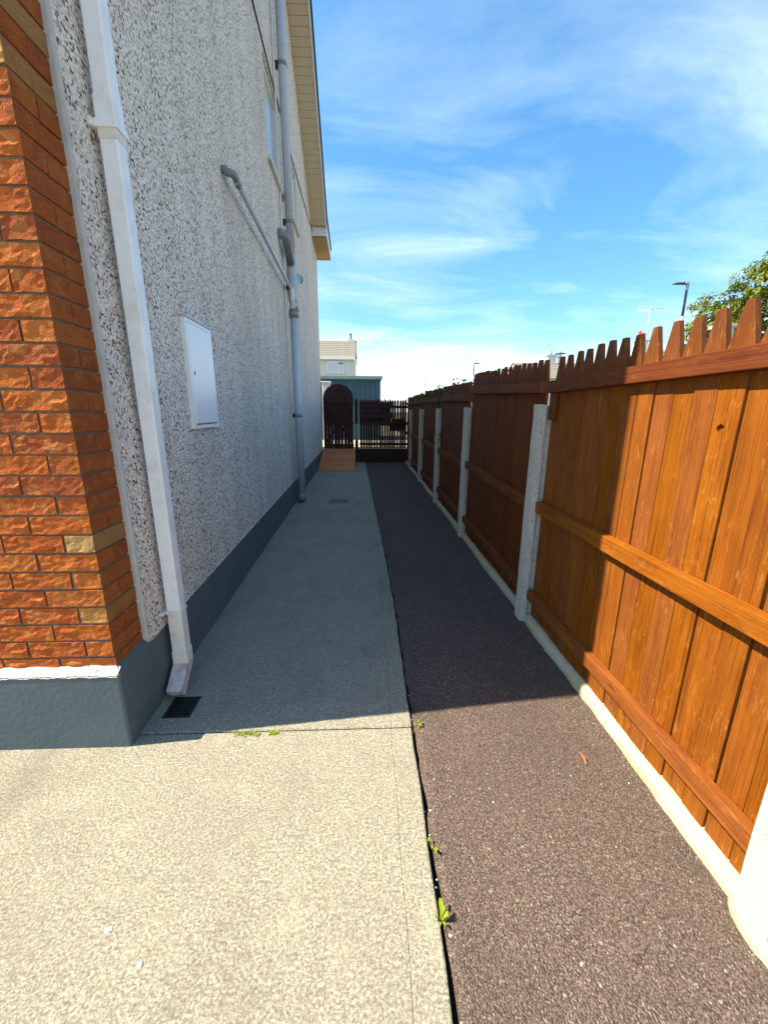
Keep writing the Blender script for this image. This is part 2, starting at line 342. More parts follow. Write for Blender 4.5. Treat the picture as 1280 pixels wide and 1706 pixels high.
def m_post():
    m, b, p, tc = mat('cast_concrete_post'); v = offs(b, tc.outputs['Object'], 9)
    n = b.noise(v, 26, 6, 0.7)
    c = b.mix(n, (0.46, 0.43, 0.36), (0.64, 0.605, 0.52))
    pit = b.voro(v, 110.0)
    c = b.mix(b.math('MULTIPLY', b.ramp(b.noise(v, 70, 3, 0.6), [(0.56, 0.0), (0.66, 1.0)]), 0.6), c, (0.17, 0.17, 0.15))
    li = b.ramp(b.noise(v, 6, 5, 0.65), [(0.52, 0.0), (0.7, 1.0)])
    c = b.mix(b.math('MULTIPLY', li, 0.4), c, (0.36, 0.345, 0.28))
    h = b.math('ADD', n, b.math('MULTIPLY', pit, 0.5))
    setp(b, p, c, 0.9, h, 0.7, 0.006, 0.15); return m
M_POST = m_post()
def m_kerb():
    m, b, p, tc = mat('kerb_concrete'); v = tc.outputs['Object']
    n = b.noise(v, 30, 6, 0.7)
    c = b.mix(n, (0.36, 0.325, 0.225), (0.54, 0.50, 0.36))
    ye = b.ramp(b.noise(b.mapping(v, (6, 2.0, 6)), 1.5, 5, 0.6), [(0.54, 0.0), (0.68, 1.0)])
    c = b.mix(b.math('MULTIPLY', ye, 0.65), c, (0.52, 0.37, 0.09))
    c = b.mix(b.math('MULTIPLY', b.ramp(b.noise(v, 90, 3), [(0.58, 0.0), (0.68, 1.0)]), 0.55), c, (0.2, 0.18, 0.13))
    setp(b, p, c, 0.92, n, 0.7, 0.008, 0.15); return m
M_KERB = m_kerb()
def m_leaf(name, c1, c2, trans=0.35):
    m, b, p, tc = mat(name)
    n = b.noise(tc.outputs['Object'], 1.3, 3)
    n2 = b.noise(tc.outputs['Object'], 9, 2)
    c = b.mix(b.math('ADD', b.math('MULTIPLY', n, 0.6), b.math('MULTIPLY', n2, 0.45)), c1, c2)
    setp(b, p, c, 0.55, None, spec=0.3)
    tr = b.n('ShaderNodeBsdfTranslucent', {'Color': c})
    mx = b.n('ShaderNodeMixShader', {0: trans, 1: p.outputs[0], 2: tr.outputs[0]})
    out = [x for x in b.t.nodes if x.type == 'OUTPUT_MATERIAL'][0]; b.t.links.new(mx.outputs[0], out.inputs[0])
    return m
M_LEAF = m_leaf('tree_leaf', (0.085, 0.115, 0.010), (0.25, 0.27, 0.02))
M_DLEAF = m_leaf('dark_hedge_leaf', (0.02, 0.04, 0.014), (0.06, 0.09, 0.025))
M_WEED = m_leaf('weed_leaf', (0.22, 0.30, 0.012), (0.34, 0.40, 0.02), 0.4)
M_BARK = m_plain('bark', (0.09, 0.065, 0.045), 0.9, 0.3, 10, bscale=20, bstr=0.6, bdist=0.02)

# ---------------------------------------------------------------- house frame of reference
C0 = (-1.017, 1.442); KX = -0.0245
def hp(u, v, z): return (C0[0] + u + KX * v, C0[1] + v, z)

# ---------------------------------------------------------------- ground
def structure(o): o['kind'] = 'structure'; return o
structure(mesh_obj('ground', [(-400, -400, -0.05), (400, -400, -0.05), (400, 800, -0.05), (-400, 800, -0.05)], [(0, 1, 2, 3)], M_GROUND))
structure(mesh_obj('joint_bed', [(-0.6, -6, -0.035), (1.3, -6, -0.035), (1.3, 11.4, -0.035), (-0.6, 11.4, -0.035)], [(0, 1, 2, 3)], M_SOIL))

EDGE = [(-6, 0.20), (0.0, 0.199), (1.3, 0.197), (2.6, 0.194), (3.3, 0.184), (3.9, 0.168), (5.0, 0.136), (5.76, 0.110), (7.5, 0.058), (9.6, -0.010), (11.25, -0.075)]
def edge_x(y):
    for (a, xa), (b_, xb) in zip(EDGE, EDGE[1:]):
        if a <= y <= b_: return xa + (xb - xa) * (y - a) / (b_ - a)
    return EDGE[-1][1]
DR = (-0.975, -0.842, 1.602, 1.750)      # drain opening
def slab(parent, y0, y1, xl, hole=False, f0=0.0, f1=0.0, tool=True):
    """one cast bay of the path, tooled groove beside its free edge, rounded arrises"""
    bm = bmesh.new()
    ys = sorted(set([y0, y0 + 0.006, y1 - 0.006, y1] + [y0 + (y1 - y0) * k / max(2, int((y1 - y0) / 0.10)) for k in range(1, max(2, int((y1 - y0) / 0.10)))] + ([DR[2], DR[3]] if hole else [])))
    ys = [y for i, y in enumerate(ys) if i == 0 or y - ys[i - 1] > 0.0015]
    def cols(y):
        e = edge_x(y) + 0.0035 * math.sin(y * 23.0) * math.sin(y * 7.1) + R.uniform(-0.0018, 0.0018)
        L = xl(y)
        xs = [(L, -0.10), (L, 0.0)]
        if hole: xs += [(DR[0], 0.0), (DR[1], 0.0)]
        g = e - 0.092
        xs += [(g - 0.003, 0.0), (g, -0.0022), (g + 0.003, 0.0), (e - 0.006, 0.0), (e - 0.0015, -0.002), (e, -0.007), (e, -0.10)]
        return xs
    grid = []
    for i, y in enumerate(ys):
        dz = -0.005 if (i in (0, len(ys) - 1)) else 0.0
        yy = y
        grid.append([bm.verts.new((x, yy, z + (dz if z > -0.05 else 0))) for x, z in cols(y)])
    n = len(grid[0])
    for i in range(len(grid) - 1):
        for k in range(n - 1):
            if hole and k == 2 and ys[i] >= DR[2] - 1e-6 and ys[i + 1] <= DR[3] + 1e-6: continue
            bm.faces.new((grid[i][k], grid[i][k + 1], grid[i + 1][k + 1], grid[i + 1][k]))
    bm.faces.new(grid[0][::-1]); bm.faces.new(grid[-1])
    if hole:
        a, c = DR[0], DR[1]
        q = [(a, DR[2]), (c, DR[2]), (c, DR[3]), (a, DR[3])]
        for (x0, yy0), (x1, yy1) in zip(q, q[1:] + q[:1]):
            vv = [bm.verts.new(p) for p in ((x0, yy0, 0), (x1, yy1, 0), (x1, yy1, -0.12), (x0, yy0, -0.12))]
            bm.faces.new(vv)
        bm.faces.new([bm.verts.new((x, y, -0.12)) for x, y in q])
    return bm_obj('slab', bm, M_CON, parent)
path = structure(empty('concrete_path'))
def xl_side(y): return C0[0] + KX * (y - C0[1]) - 0.02
slab(path, -6.0, 1.508, lambda y: -5.5)
slab(path, 1.514, 5.03, xl_side, hole=True)
slab(path, 5.037, 11.25, xl_side)

def asphalt():
    bm = bmesh.new(); ys = [-6 + 0.05 * k for k in range(int(17.3 / 0.05))]
    prev = None
    for y in ys:
        e = edge_x(min(y, 11.2)) + 0.010 + 0.007 * math.sin(y * 9.3) * math.sin(y * 31) + R.uniform(-0.004, 0.007)
        if y > 1.55: e -= 0.004
        row = [bm.verts.new((e, y, -0.045)), bm.verts.new((e + 0.003, y, -0.016 - R.uniform(0, .003))), bm.verts.new((e + 0.03, y, -0.010)),
               bm.verts.new((0.65, y, -0.004)), bm.verts.new((1.098, y, -0.006))]
        if prev:
            for k in range(4): bm.faces.new((prev[k], prev[k + 1], row[k + 1], row[k]))
        prev = row
    o = bm_obj('asphalt_drive', bm, M_ASP); return structure(o)
asphalt()

# kerb (concrete gravel board) along the fence
XB = 1.12
def kerb():
    bm = bmesh.new(); prev = None; y = -2.0
    while y < 11.38:
        w1 = 0.006 * math.sin(y * 5.1) + R.uniform(-0.004, 0.004)
        w2 = 0.004 * math.sin(y * 11.7 + 1) + R.uniform(-0.003, 0.003)
        row = [bm.verts.new(p) for p in ((1.080 + w1, y, -0.05), (1.083 + w1, y, 0.022 + w2), (1.092 + w1, y, 0.038 + w2), (1.108, y, 0.048 + w2), (1.150, y, 0.052), (1.150, y, -0.05))]
        if prev:
            for k in range(5): bm.faces.new((prev[k], prev[k + 1], row[k + 1], row[k]))
        prev = row; y += 0.06
    o = bm_obj('kerb', bm, M_KERB); return structure(o)
kerb()

# ---------------------------------------------------------------- house
house = empty('house', hp(-3, 5, 0), 'two storey pebbledashed house with a brick front corner and a slate blue plinth', 'house')
bpy.context.view_layer.update()
HINV = house.matrix_world.inverted()
def hpart(o):
    o.parent = house; o.matrix_parent_inverse = HINV
    return o
D = 9.88; UW = -9.0; EAVE = 5.20; SL = 0.697
def rake(v, off=0.0):
    d = max(v, D - v)                      # distance measured from the mirrored eave
    if d <= 8.83: return 11.531 - SL * d + off
    return 5.376 - 0.09 * (d - 8.83) + off # flattened, boxed foot of the slope
# gable wall with two window openings
WIN = [(3.95, 4.80, 4.19, 5.16), (5.42, 6.26, 4.31, 5.12)]
def gable():
    bm = bmesh.new()
    U = 0.003
    vs_ = sorted(set([0.249, 1.05, 3.95, 4.80, 5.42, 6.26, 4.94, 8.83, D]))
    zs_ = [0.362, 4.19, 4.31, 5.12, 5.16]
    def top(v): return rake(v) + 0.02
    for a, c in zip(vs_, vs_[1:]):
        zz_ = zs_ + [None]
        for z0, z1 in zip(zz_, zz_[1:]):
            vm = (a + c) / 2
            if z1 is not None and any(w0 <= vm <= w1 and q0 <= (z0 + z1) / 2 <= q1 for w0, w1, q0, q1 in WIN): continue
            t0, t1 = (z1, z1) if z1 is not None else (top(a), top(c))
            if z1 is None or min(top(a), top(c)) >= z1:
                bm.faces.new([bm.verts.new(hp(U, *q)) for q in ((a, z0), (c, z0), (c, t1), (a, t0))])
            else:
                bm.faces.new([bm.verts.new(hp(U, *q)) for q in ((a, z0), (c, z0), (c, max(z0, top(c))), (a, max(z0, top(a))))]) if top(a) > z0 or top(c) > z0 else None
    for w0, w1, q0, q1 in WIN:      # reveals
        for p, q in (((w0, q0), (w1, q0)), ((w1, q0), (w1, q1)), ((w1, q1), (w0, q1)), ((w0, q1), (w0, q0))):
            bm.faces.new([bm.verts.new(hp(uu, *pp)) for uu, pp in ((U, p), (U, q), (U - 0.10, q), (U - 0.10, p))])
    bmesh.ops.remove_doubles(bm, verts=bm.verts, dist=1e-4)
    # other three walls
    for q in (((U, D), (UW, D)), ((UW, D), (UW, 0.055)),):
        (ua, va), (ub, vb) = q
        bm.faces.new([bm.verts.new(p) for p in (hp(ua, va, 0.362), hp(ub, vb, 0.362), hp(ub, vb, EAVE), hp(ua, va, EAVE))])
    return hpart(bm_obj('wall', bm, M_PEB))
gable()
# plinth
bm = bmesh.new()
add_box(bm, (UW, 0.0, -0.06), (0.0, D, 0.350), hp)
bmesh.ops.bevel(bm, geom=[e for e in bm.edges if all(abs(v.co.x - hp(0, v.co.y - C0[1], 0)[0]) < 1e-4 for v in e.verts) and all(abs(v.co.y - C0[1]) < 1e-4 for v in e.verts)],
                offset=0.012, segments=3, profile=0.5, affect='EDGES')
hpart(bm_obj('plinth', bm, M_PLINTH))
# white weathered ledge on the plinth below the front brickwork: gritty sloping fillet with a ragged lower edge
bm = bmesh.new(); prev = None; k = 0
while True:
    u = -2.6 + k * 0.008
    if u > -0.004: break
    e = min(1.0, (-0.004 - u) / 0.03)
    dz = 0.002 * math.sin(u * 71) + 0.0015 * math.sin(u * 233 + 1) + R.uniform(-.0008, .0008)
    row = [bm.verts.new(hp(u, *q)) for q in ((-0.0018, 0.3455 + dz), (0.003, 0.3515), (0.016, 0.358 + .004 * e + R.uniform(-.0012, .0012)), (0.034, 0.366 + .011 * e + 0.002 * math.sin(u * 57 + 2)), (0.036, 0.351))]
    if prev:
        for j in range(4): bm.faces.new((prev[j], prev[j + 1], row[j + 1], row[j]))
    prev = row; k += 1
hpart(bm_obj('ledge', bm, M_LEDGE))
bm = bmesh.new()
q = [(0.0012, 0.012, 0.3485), (0.0012, 0.275, 0.3485), (-0.026, 0.275, 0.382), (-0.026, 0.034, 0.382)]
bm.faces.new([bm.verts.new(hp(*p)) for p in q]); bm.faces.new([bm.verts.new(hp(*p)) for p in (q[0], q[3], (-0.026, 0.034, 0.351))])
hpart(bm_obj('chamfer', bm, M_PLINTH))
# brickwork: mortar core, then each brick
BF, BS = 0.030, -0.022        # brick face: v of the front, u of the side
hpart(box('mortar', (-2.6, BF + 0.007, 0.352), (BS - 0.007, 0.232, EAVE - 0.3), M_MORTAR, f=hp))
hpart(box('wall', (UW, 0.20, 0.351), (-2.6, 0.3, EAVE - 0.01), M_PEB, f=hp))
from mathutils import noise as mnoise
def brick_mesh(L, Wd, Hh, seed):
    """brick with a rumpled front face (-y): creased like hand-thrown clay"""
    rr = random.Random(seed); bm = bmesh.new(); off = Vector((seed * 3.7, seed * 1.3, 0))
    nx = 12 if L > 0.15 else 6; nz = 5
    g = []
    for k in range(nz + 1):
        r_ = []
        for i in range(nx + 1):
            x, z_ = -L / 2 + L * i / nx, -Hh / 2 + Hh * k / nz
            rim = i in (0, nx) or k in (0, nz)
            q = Vector((x * 15, z_ * 42, 0)) + off
            q += Vector((0, mnoise.noise(q * 0.7) * 1.6, 0))
            d = (abs(mnoise.noise(q)) * 0.0065 - 0.001) if not rim else rr.uniform(0.0, 0.0018)
            x += 0 if i in (0, nx) else rr.uniform(-.003, .003)
            z_ += (rr.uniform(-.0018, .0012) if k in (0, nz) else rr.uniform(-.003, .003))
            r_.append(bm.verts.new((x, -Wd / 2 - d + 0.002, z_)))
        g.append(r_)
    for k in range(nz):
        for i in range(nx): bm.faces.new((g[k][i], g[k][i + 1], g[k + 1][i + 1], g[k + 1][i]))
    bk = [bm.verts.new(p) for p in ((-L / 2, Wd / 2, -Hh / 2), (L / 2, Wd / 2, -Hh / 2), (L / 2, Wd / 2, Hh / 2), (-L / 2, Wd / 2, Hh / 2))]
    bm.faces.new((bk[1], bk[0], bk[3], bk[2]))
    bm.faces.new([bk[0], bk[1]] + [g[0][i] for i in range(nx, -1, -1)])
    bm.faces.new([bk[2], bk[3]] + [g[nz][i] for i in range(nx + 1)])
    bm.faces.new([bk[3], bk[0]] + [g[k][0] for k in range(nz + 1)])
    bm.faces.new([bk[1], bk[2]] + [g[k][nx] for k in range(nz, -1, -1)])
    bmesh.ops.recalc_face_normals(bm, faces=bm.faces)
    me = bpy.data.meshes.new('brick'); bm.to_mesh(me); bm.free(); me.materials.append(M_BRK); return me
PAL = [(0.50, 0.130, 0.025), (0.49, 0.116, 0.022), (0.46, 0.106, 0.021), (0.51, 0.146, 0.030), (0.44, 0.099, 0.022), (0.38, 0.088, 0.027), (0.48, 0.122, 0.026)]
CRM = [(0.48, 0.255, 0.085), (0.50, 0.29, 0.11), (0.45, 0.20, 0.06)]
BW, BL, BH, J = 0.1025, 0.215, 0.065, 0.0105
PROTO = {}
for k in range(4):
    PROTO[('s', k)] = brick_mesh(BL, BW, BH, 10 + k)       # stretcher along u
    PROTO[('q', k)] = brick_mesh(BW, BL, BH, 30 + k)       # turned: header to the front, stretcher on the return
    PROTO[('h', k)] = brick_mesh(BW, BW, BH, 50 + k)
def place_brick(kind, uc, vc, z):
    o = bpy.data.objects.new('brick', PROTO[(kind, R.randrange(4))]); link(o)
    o.color = (*R.choice(CRM if R.random() < (0.36 if kind == 'q' else 0.03) else PAL), 1)
    o.location = hp(uc + R.uniform(-.001, .001), vc + R.uniform(-.0015, .0015), z)
    o.rotation_euler = (R.uniform(-.004, .004), R.uniform(-.008, .008), math.atan(-KX) * 0 + R.uniform(-.006, .006))
    hpart(o)
z = 0.360 + 0.0325 - 0.012; row = 0
nb = 0
while z < 4.7:
    zc = z
    if row % 2 == 0:
        place_brick('s', BS - BL / 2, BF + BW / 2, zc)
        place_brick('h', BS - BW / 2, BF + BW + J + BW / 2 - 0.003, zc)
        u = BS - BL - J
    else:
        place_brick('q', BS - BW / 2, BF + BL / 2, zc)
        u = BS - BW - J
    nst = 3 if z < 1.6 else (2 if z < 2.8 else 0)
    for s in range(nst):
        place_brick('s', u - BL / 2, BF + BW / 2, zc); u -= BL + J
    z += 0.0749; row += 1
# brickwork further left, out of the frame, as one joined part
bm = bmesh.new(); z = 0.3805; row = 0
while z < 4.7:
    nst = 3 if z < 1.6 else (2 if z < 2.8 else 0)
    u = BS - (BL if row % 2 == 0 else BW) - J - nst * (BL + J)
    while u - BL > -2.6:
        add_box(bm, (u - BL, BF, z - BH / 2), (u, BF + BW, z + BH / 2), hp); u -= BL + J
    z += 0.0749; row += 1
o = hpart(bm_obj('brickwork', bm, M_BRK)); o['kind'] = 'stuff'; o.color = (0.43, 0.11, 0.02, 1)
# render bead between brick return and pebbledash, and the bell-cast bead above the plinth
bm = bmesh.new(); prev = None; z = 0.355
while z < 6.0:
    a = R.uniform(-0.003, 0.003); c = R.uniform(-0.004, 0.004)
    row = [bm.verts.new(hp(*q)) for q in ((-0.03, 0.2335, z), (-0.004, 0.2345 + a, z), (0.004, 0.238 + a, z), (0.0045, 0.247 + c, z), (0.001, 0.254 + c, z))]
    if prev:
        for j in range(4): bm.faces.new((prev[j], prev[j + 1], row[j + 1], row[j]))
    prev = row; z += 0.035
hpart(bm_obj('render_bead', bm, M_BEAD))
bm = bmesh.new(); prev = None; v = 0.236
while v < D:
    c = R.uniform(-0.005, 0.004)
    row = [bm.verts.new(hp(*q)) for q in ((0.001, v, 0.352), (0.006, v, 0.351 + c * 0.4), (0.007, v, 0.362 + c), (0.002, v, 0.372 + c))]
    if prev:
        for j in range(3): bm.faces.new((prev[j], prev[j + 1], row[j + 1], row[j]))
    prev = row; v += 0.05
hpart(bm_obj('render_bead', bm, M_PEB))
# windows
for w0, w1, q0, q1 in WIN:
    bm = bmesh.new()
    for a, c in (((w0, q0), (w0 + .05, q1)), ((w1 - .05, q0), (w1, q1)), ((w0 + .05, q0), (w1 - .05, q0 + .05)), ((w0 + .05, q1 - .05), (w1 - .05, q1))):
        add_box(bm, (-0.085, a[0], a[1]), (-0.025, c[0], c[1]), hp)
    fr = hpart(bm_obj('window', bm, M_FRAME))
    pa = box('pane', (-0.062, w0 + .05, q0 + .05), (-0.050, w1 - .05, q1 - .05), M_OBSC, f=hp)
    pa.parent = fr
    sl = box('sill', (-0.08, w0 - .05, q0 - .045), (0.045, w1 + .06, q0 - .001), M_SILL, f=hp, bevel=0.006)
    sl.parent = fr
# roof slopes, barge board, soffit boards, boxed eave
UO = 0.335
bm = bmesh.new()
VM = 4.94
def roofpt(u, v, off): return hp(u, v, rake(v) + off)
for va, vb in ((0.02, 1.05), (1.05, VM), (VM, 8.83), (8.83, D + 0.33)):
    a = [roofpt(u, v, o_) for o_ in (0.17, 0.215) for u, v in ((UW - .3, va), (UO + 0.03, va), (UO + 0.03, vb), (UW - .3, vb))]
    v_ = [bm.verts.new(p) for p in a]
    for q in ((0, 3, 2, 1), (4, 5, 6, 7), (0, 1, 5, 4), (1, 2, 6, 5), (2, 3, 7, 6), (3, 0, 4, 7)): bm.faces.new([v_[i] for i in q])
hpart(bm_obj('roof', bm, M_TILE))
V_BOX = 8.83; Z_BOX = 5.20
bm = bmesh.new()
for va, vb in ((0.03, 1.05), (1.05, VM), (VM, 8.83)):
    a = [roofpt(u, v, o_) for o_ in (-0.012, 0.168) for u, v in ((UO - .022, va), (UO, va), (UO, vb), (UO - .022, vb))]
    v_ = [bm.verts.new(p) for p in a]
    for q in ((0, 3, 2, 1), (4, 5, 6, 7), (0, 1, 5, 4), (1, 2, 6, 5), (2, 3, 7, 6), (3, 0, 4, 7)): bm.faces.new([v_[i] for i in q])
hpart(bm_obj('barge_board', bm, M_FASCIA))
v = 4.98
while v < V_BOX - 0.05:
    a = [roofpt(u, vv, o_) for o_ in (0.0, 0.012) for u, vv in ((0.006, v), (UO - .0225, v), (UO - .0225, v + 0.084), (0.006, v + 0.084))]
    c = Vector(a[0])
    o = mesh_obj('soffit_board', [tuple(Vector(p) - c) for p in a], [(0, 3, 2, 1), (4, 5, 6, 7), (0, 1, 5, 4), (1, 2, 6, 5), (2, 3, 7, 6), (3, 0, 4, 7)], M_SOFFIT, loc=c, bevel=0.0025)
    hpart(o); v += 0.0905
hpart(box('soffit_board', (0.006, 0.0, rake(VM) - 0.0), (UO - .023, 0.02, rake(VM) + .01), M_SOFFIT, f=lambda u, v, z: hp(u, VM - 0.05 + v, z)))
for part, a, c, m_ in (('soffit_box', (0.006, V_BOX, Z_BOX + .03), (UO + 0.004, V_BOX + 0.02, rake(V_BOX) + 0.10), M_FASCIA),
                       ('soffit_box', (UO - .02, V_BOX + .0205, Z_BOX + .012), (UO + 0.004, D + .30, EAVE + 0.30), M_FASCIA),
                       ('eave_board', (0.006, V_BOX - .0, Z_BOX), (UO + 0.004, D + .28, Z_BOX + .0115), M_TAN),
                       ('fascia', (UW, D + .285, EAVE - 0.02), (UO + .004, D + .305, EAVE + .2), M_FASCIA)):
    hpart(box(part, a, c, m_, f=hp))
# front eave
hpart(box('fascia', (UW, 0.032, EAVE - 0.02), (BS - .01, 0.048, EAVE + .12), M_FASCIA, f=hp))

# ---------------------------------------------------------------- downpipe
dp = empty('downpipe', hp(0.06, 0.415, 0), 'square white plastic downpipe beside the brick corner of the house', 'downpipe')
bpy.context.view_layer.update(); DINV = dp.matrix_world.inverted()
def dpart(o): o.parent = dp; o.matrix_parent_inverse = DINV; return o
def sq_sweep(name, pts, hw, hd, m_, hollow=True, bev=0.006):
    """rounded-square pipe through (u,v,z) points; hw half width in u, hd half depth along v"""
    bm = bmesh.new(); rings = []; P = [Vector(p) for p in pts]
    for i, p in enumerate(P):
        t = (P[min(i + 1, len(P) - 1)] - P[max(i - 1, 0)]).normalized()
        bdir = Vector((1, 0, 0)); n_ = t.cross(bdir).normalized()
        sec = []
        for sx, sy in ((-1, -1), (1, -1), (1, 1), (-1, 1)):
            for dx, dy in (((0, -1), (-1, 0)) if sx * sy < 0 else ((-1, 0), (0, -1))):
                pass
            cx, cy = sx * (hw - bev), sy * (hd - bev)
            for kk in range(3):
                base = {(-1, -1): math.pi, (1, -1): 1.5 * math.pi, (1, 1): 0, (-1, 1): 0.5 * math.pi}[(sx, sy)]
                an = base + kk * math.pi / 4
                sec.append(p + bdir * (cx + bev * math.cos(an)) + n_ * (cy + bev * math.sin(an)))
        rings.append([bm.verts.new(hp(*q)) for q in sec])
    n = 12
    for q, s in zip(rings, rings[1:]):
        for k in range(n): bm.faces.new((q[k], q[(k + 1) % n], s[(k + 1) % n], s[k]))
    if hollow:
        cc = sum((v.co for v in rings[-1]), Vector()) / n
        inner = [bm.verts.new(cc + (v.co - cc) * 0.9) for v in rings[-1]]
        tdir = (Vector(hp(*pts[-2])) - Vector(hp(*pts[-1]))).normalized()
        deep = [bm.verts.new(v.co + tdir * 0.05) for v in inner]
        for k in range(n):
            bm.faces.new((rings[-1][k], rings[-1][(k + 1) % n], inner[(k + 1) % n], inner[k]))
            bm.faces.new((inner[k], inner[(k + 1) % n], deep[(k + 1) % n], deep[k]))
        bm.faces.new(deep)
    else: bm.faces.new(rings[-1])
    bm.faces.new(rings[0][::-1])
    return dpart(bm_obj(name, bm, m_))
UC, VC = 0.060, 0.415
sq_sweep('pipe', [(UC, VC, 5.0), (UC, VC, 0.40)], 0.0335, 0.0335, M_PVC, False)
sq_sweep('lower_pipe', [(UC, VC, 0.42), (UC, VC, 0.15)], 0.0345, 0.0345, M_PVCOLD, False)
sq_sweep('socket', [(UC, VC, 2.52), (UC, VC, 2.445)], 0.037, 0.037, M_PVC, False)
sq_sweep('collar', [(UC, VC, 2.445), (UC, VC, 2.418)], 0.0415, 0.0415, M_PVC, False)
sq_sweep('socket', [(UC, VC, 2.418), (UC, VC, 2.385)], 0.036, 0.036, M_PVCOLD, False)
sq_sweep('collar', [(UC, VC, 0.435), (UC, VC, 0.418)], 0.0385, 0.0385, M_PVCOLD, False)
sq_sweep('socket', [(UC, VC, 0.205), (UC, VC, 0.135)], 0.0378, 0.0378, M_PVCOLD, False)
sq_sweep('shoe', [(UC, VC, 0.165), (UC, VC, 0.132), (UC, VC - 0.024, 0.106), (UC, VC - 0.120, 0.026)], 0.0372, 0.036, M_RUST, True)
for zc in (2.43, 4.3):
    dpart(box('bracket', (0.002, VC - 0.055, zc - 0.014), (0.020, VC + 0.055, zc + 0.014), M_PVC, f=hp, bevel=0.003))
dpart(box('bracket', (0.001, VC - 0.06, 0.420), (0.024, VC + 0.05, 0.434), M_PVCOLD, f=hp, bevel=0.003))
# drain grate under the shoe
dg = empty('drain_grate', ((DR[0] + DR[1]) / 2, (DR[2] + DR[3]) / 2, 0), 'small black square drain grate set in the path under the downpipe shoe', 'drain grate')
gx, gy = (DR[1] - DR[0]) / 2 - 0.002, (DR[3] - DR[2]) / 2 - 0.002
bm = bmesh.new()
for a, c in (((-gx, -gy), (gx, -gy + .012)), ((-gx, gy - .012), (gx, gy)), ((-gx, -gy + .012), (-gx + .012, gy - .012)), ((gx - .012, -gy + .012), (gx, gy - .012))):
    add_box(bm, (a[0], a[1], -0.02), (c[0], c[1], -0.002))
bm_obj('grate_frame', bm, M_BLACK, dg)
for k in range(7):
    yy = -gy + 0.022 + k * (2 * gy - 0.044) / 6
    box('bar', (-gx + .012, yy - .0035, -0.015), (gx - .012, yy + .0035, -0.004), M_BLACK, dg)
box('bar', (-.004, -gy + .012, -0.018), (.004, gy - .012, -0.0055), M_BLACK, dg)

# ---------------------------------------------------------------- meter box
mb = empty('meter_box', hp(0.02, 1.2, 1.3), 'flush white electricity meter box set in the pebbledash wall', 'meter box')
bpy.context.view_layer.update(); MINV = mb.matrix_world.inverted()
def mpart(o): o.parent = mb; o.matrix_parent_inverse = MINV; return o
v0, v1, z0, z1 = 0.995, 1.405, 1.292, 1.908
bm = bmesh.new()
for a, c in (((v0, z0), (v0 + .022, z1)), ((v1 - .022, z0), (v1, z1)), ((v0 + .022, z0), (v1 - .022, z0 + .022)), ((v0 + .022, z1 - .022), (v1 - .022, z1))):
    add_box(bm, (-0.02, a[0], a[1]), (0.028, c[0], c[1]), hp)
mpart(bm_obj('frame', bm, M_METER))
mpart(box('door', (0.0, v0 + .024, z0 + .030), (0.031, v1 - .024, z1 - .024), M_METER, f=hp, bevel=0.003))
l1 = mpart(box('lock', (0.031, v0 + .055, 1.60), (0.034, v0 + .068, 1.622), M_GPVCD, f=hp))
mpart(box('drip_trim', (0.0, v0 - .006, z1 + .0005), (0.036, v1 + .006, z1 + .010), M_GPVC, f=hp))

# ---------------------------------------------------------------- soil pipe, waste pipe
sp = empty('soil_pipe', hp(0.085, 4.76, 0), 'tall round grey soil pipe with branch fittings on the gable wall', 'soil pipe')
bpy.context.view_layer.update(); SINV = sp.matrix_world.inverted()
def spart(o): o.parent = sp; o.matrix_parent_inverse = SINV; return o
SU, SV = 0.098, 4.74
P_ = lambda *q: hp(*q)
spart(tube('pipe', [P_(SU, SV, 7.3), P_(SU, SV, 3.42)], 0.056, M_GPVC, n=20))
spart(tube('pipe', [P_(SU, SV, 2.90), P_(SU, SV, 2.72)], 0.050, M_GPVC, n=20))
spart(tube('lower_pipe', [P_(SU, SV, 2.70), P_(SU, SV, 0.12)], 0.055, M_GPVC, n=20))
spart(tube('base_socket', [P_(SU, SV, 0.135), P_(SU, SV, 0.02)], [0.068, 0.068], M_GPVCD, n=20))
spart(tube('branch_socket', [P_(SU, SV, 3.47), P_(SU, SV, 3.44), P_(SU, SV, 2.92), P_(SU, SV, 2.88)], [0.064, 0.066, 0.066, 0.058], M_GPVC, n=20))
spart(tube('collar', [P_(SU, SV, 2.78), P_(SU, SV, 2.68)], [0.066, 0.066], M_GPVCD, n=20))
spart(tube('elbow', [P_(-0.02, SV - 0.42, 3.60)] + arc(P_(SU + .0, SV - 0.40, 3.58), (1, -0.02, 0), (0.0, 1, -0.62), 0.11) + [P_(SU, SV - 0.05, 3.36)], 0.058, M_GPVCD, n=18))
spart(tube('branch', [P_(SU, SV + 0.03, 3.02), P_(SU + .03, SV + 0.16, 3.14), P_(SU + .03, SV + 0.36, 3.30)], 0.050, M_GPVC, n=16))
spart(tube('elbow', [P_(SU + .03, SV + 0.30, 3.24), P_(SU + 0.045, SV + 0.44, 3.30), P_(SU + 0.0, SV + 0.52, 3.31), P_(-0.02, SV + 0.54, 3.31)], [0.058, 0.064, 0.060, 0.056], M_GPVCD, n=16))
spart(tube('access_cap', [P_(SU + .05, SV, 2.80), P_(SU + .085, SV, 2.80)], [0.04, 0.036], M_GPVC, n=16))
for zc in (5.56, 3.86, 1.33):
    br = spart(tube('bracket', [P_(SU, SV, zc - .022), P_(SU, SV, zc + .022)], 0.0605, M_GPVCD, n=20))
    x_ = box('bracket_foot', (0.0, SV - .03, zc - .03), (SU - .05, SV + .03, zc + .03), M_BLACK, f=hp)
    x_.parent = br
wp = empty('waste_pipe', hp(0.09, 2.1, 3.05), 'thin grey waste pipe sloping along the wall into the soil pipe', 'waste pipe')
bpy.context.view_layer.update(); WINV = wp.matrix_world.inverted()
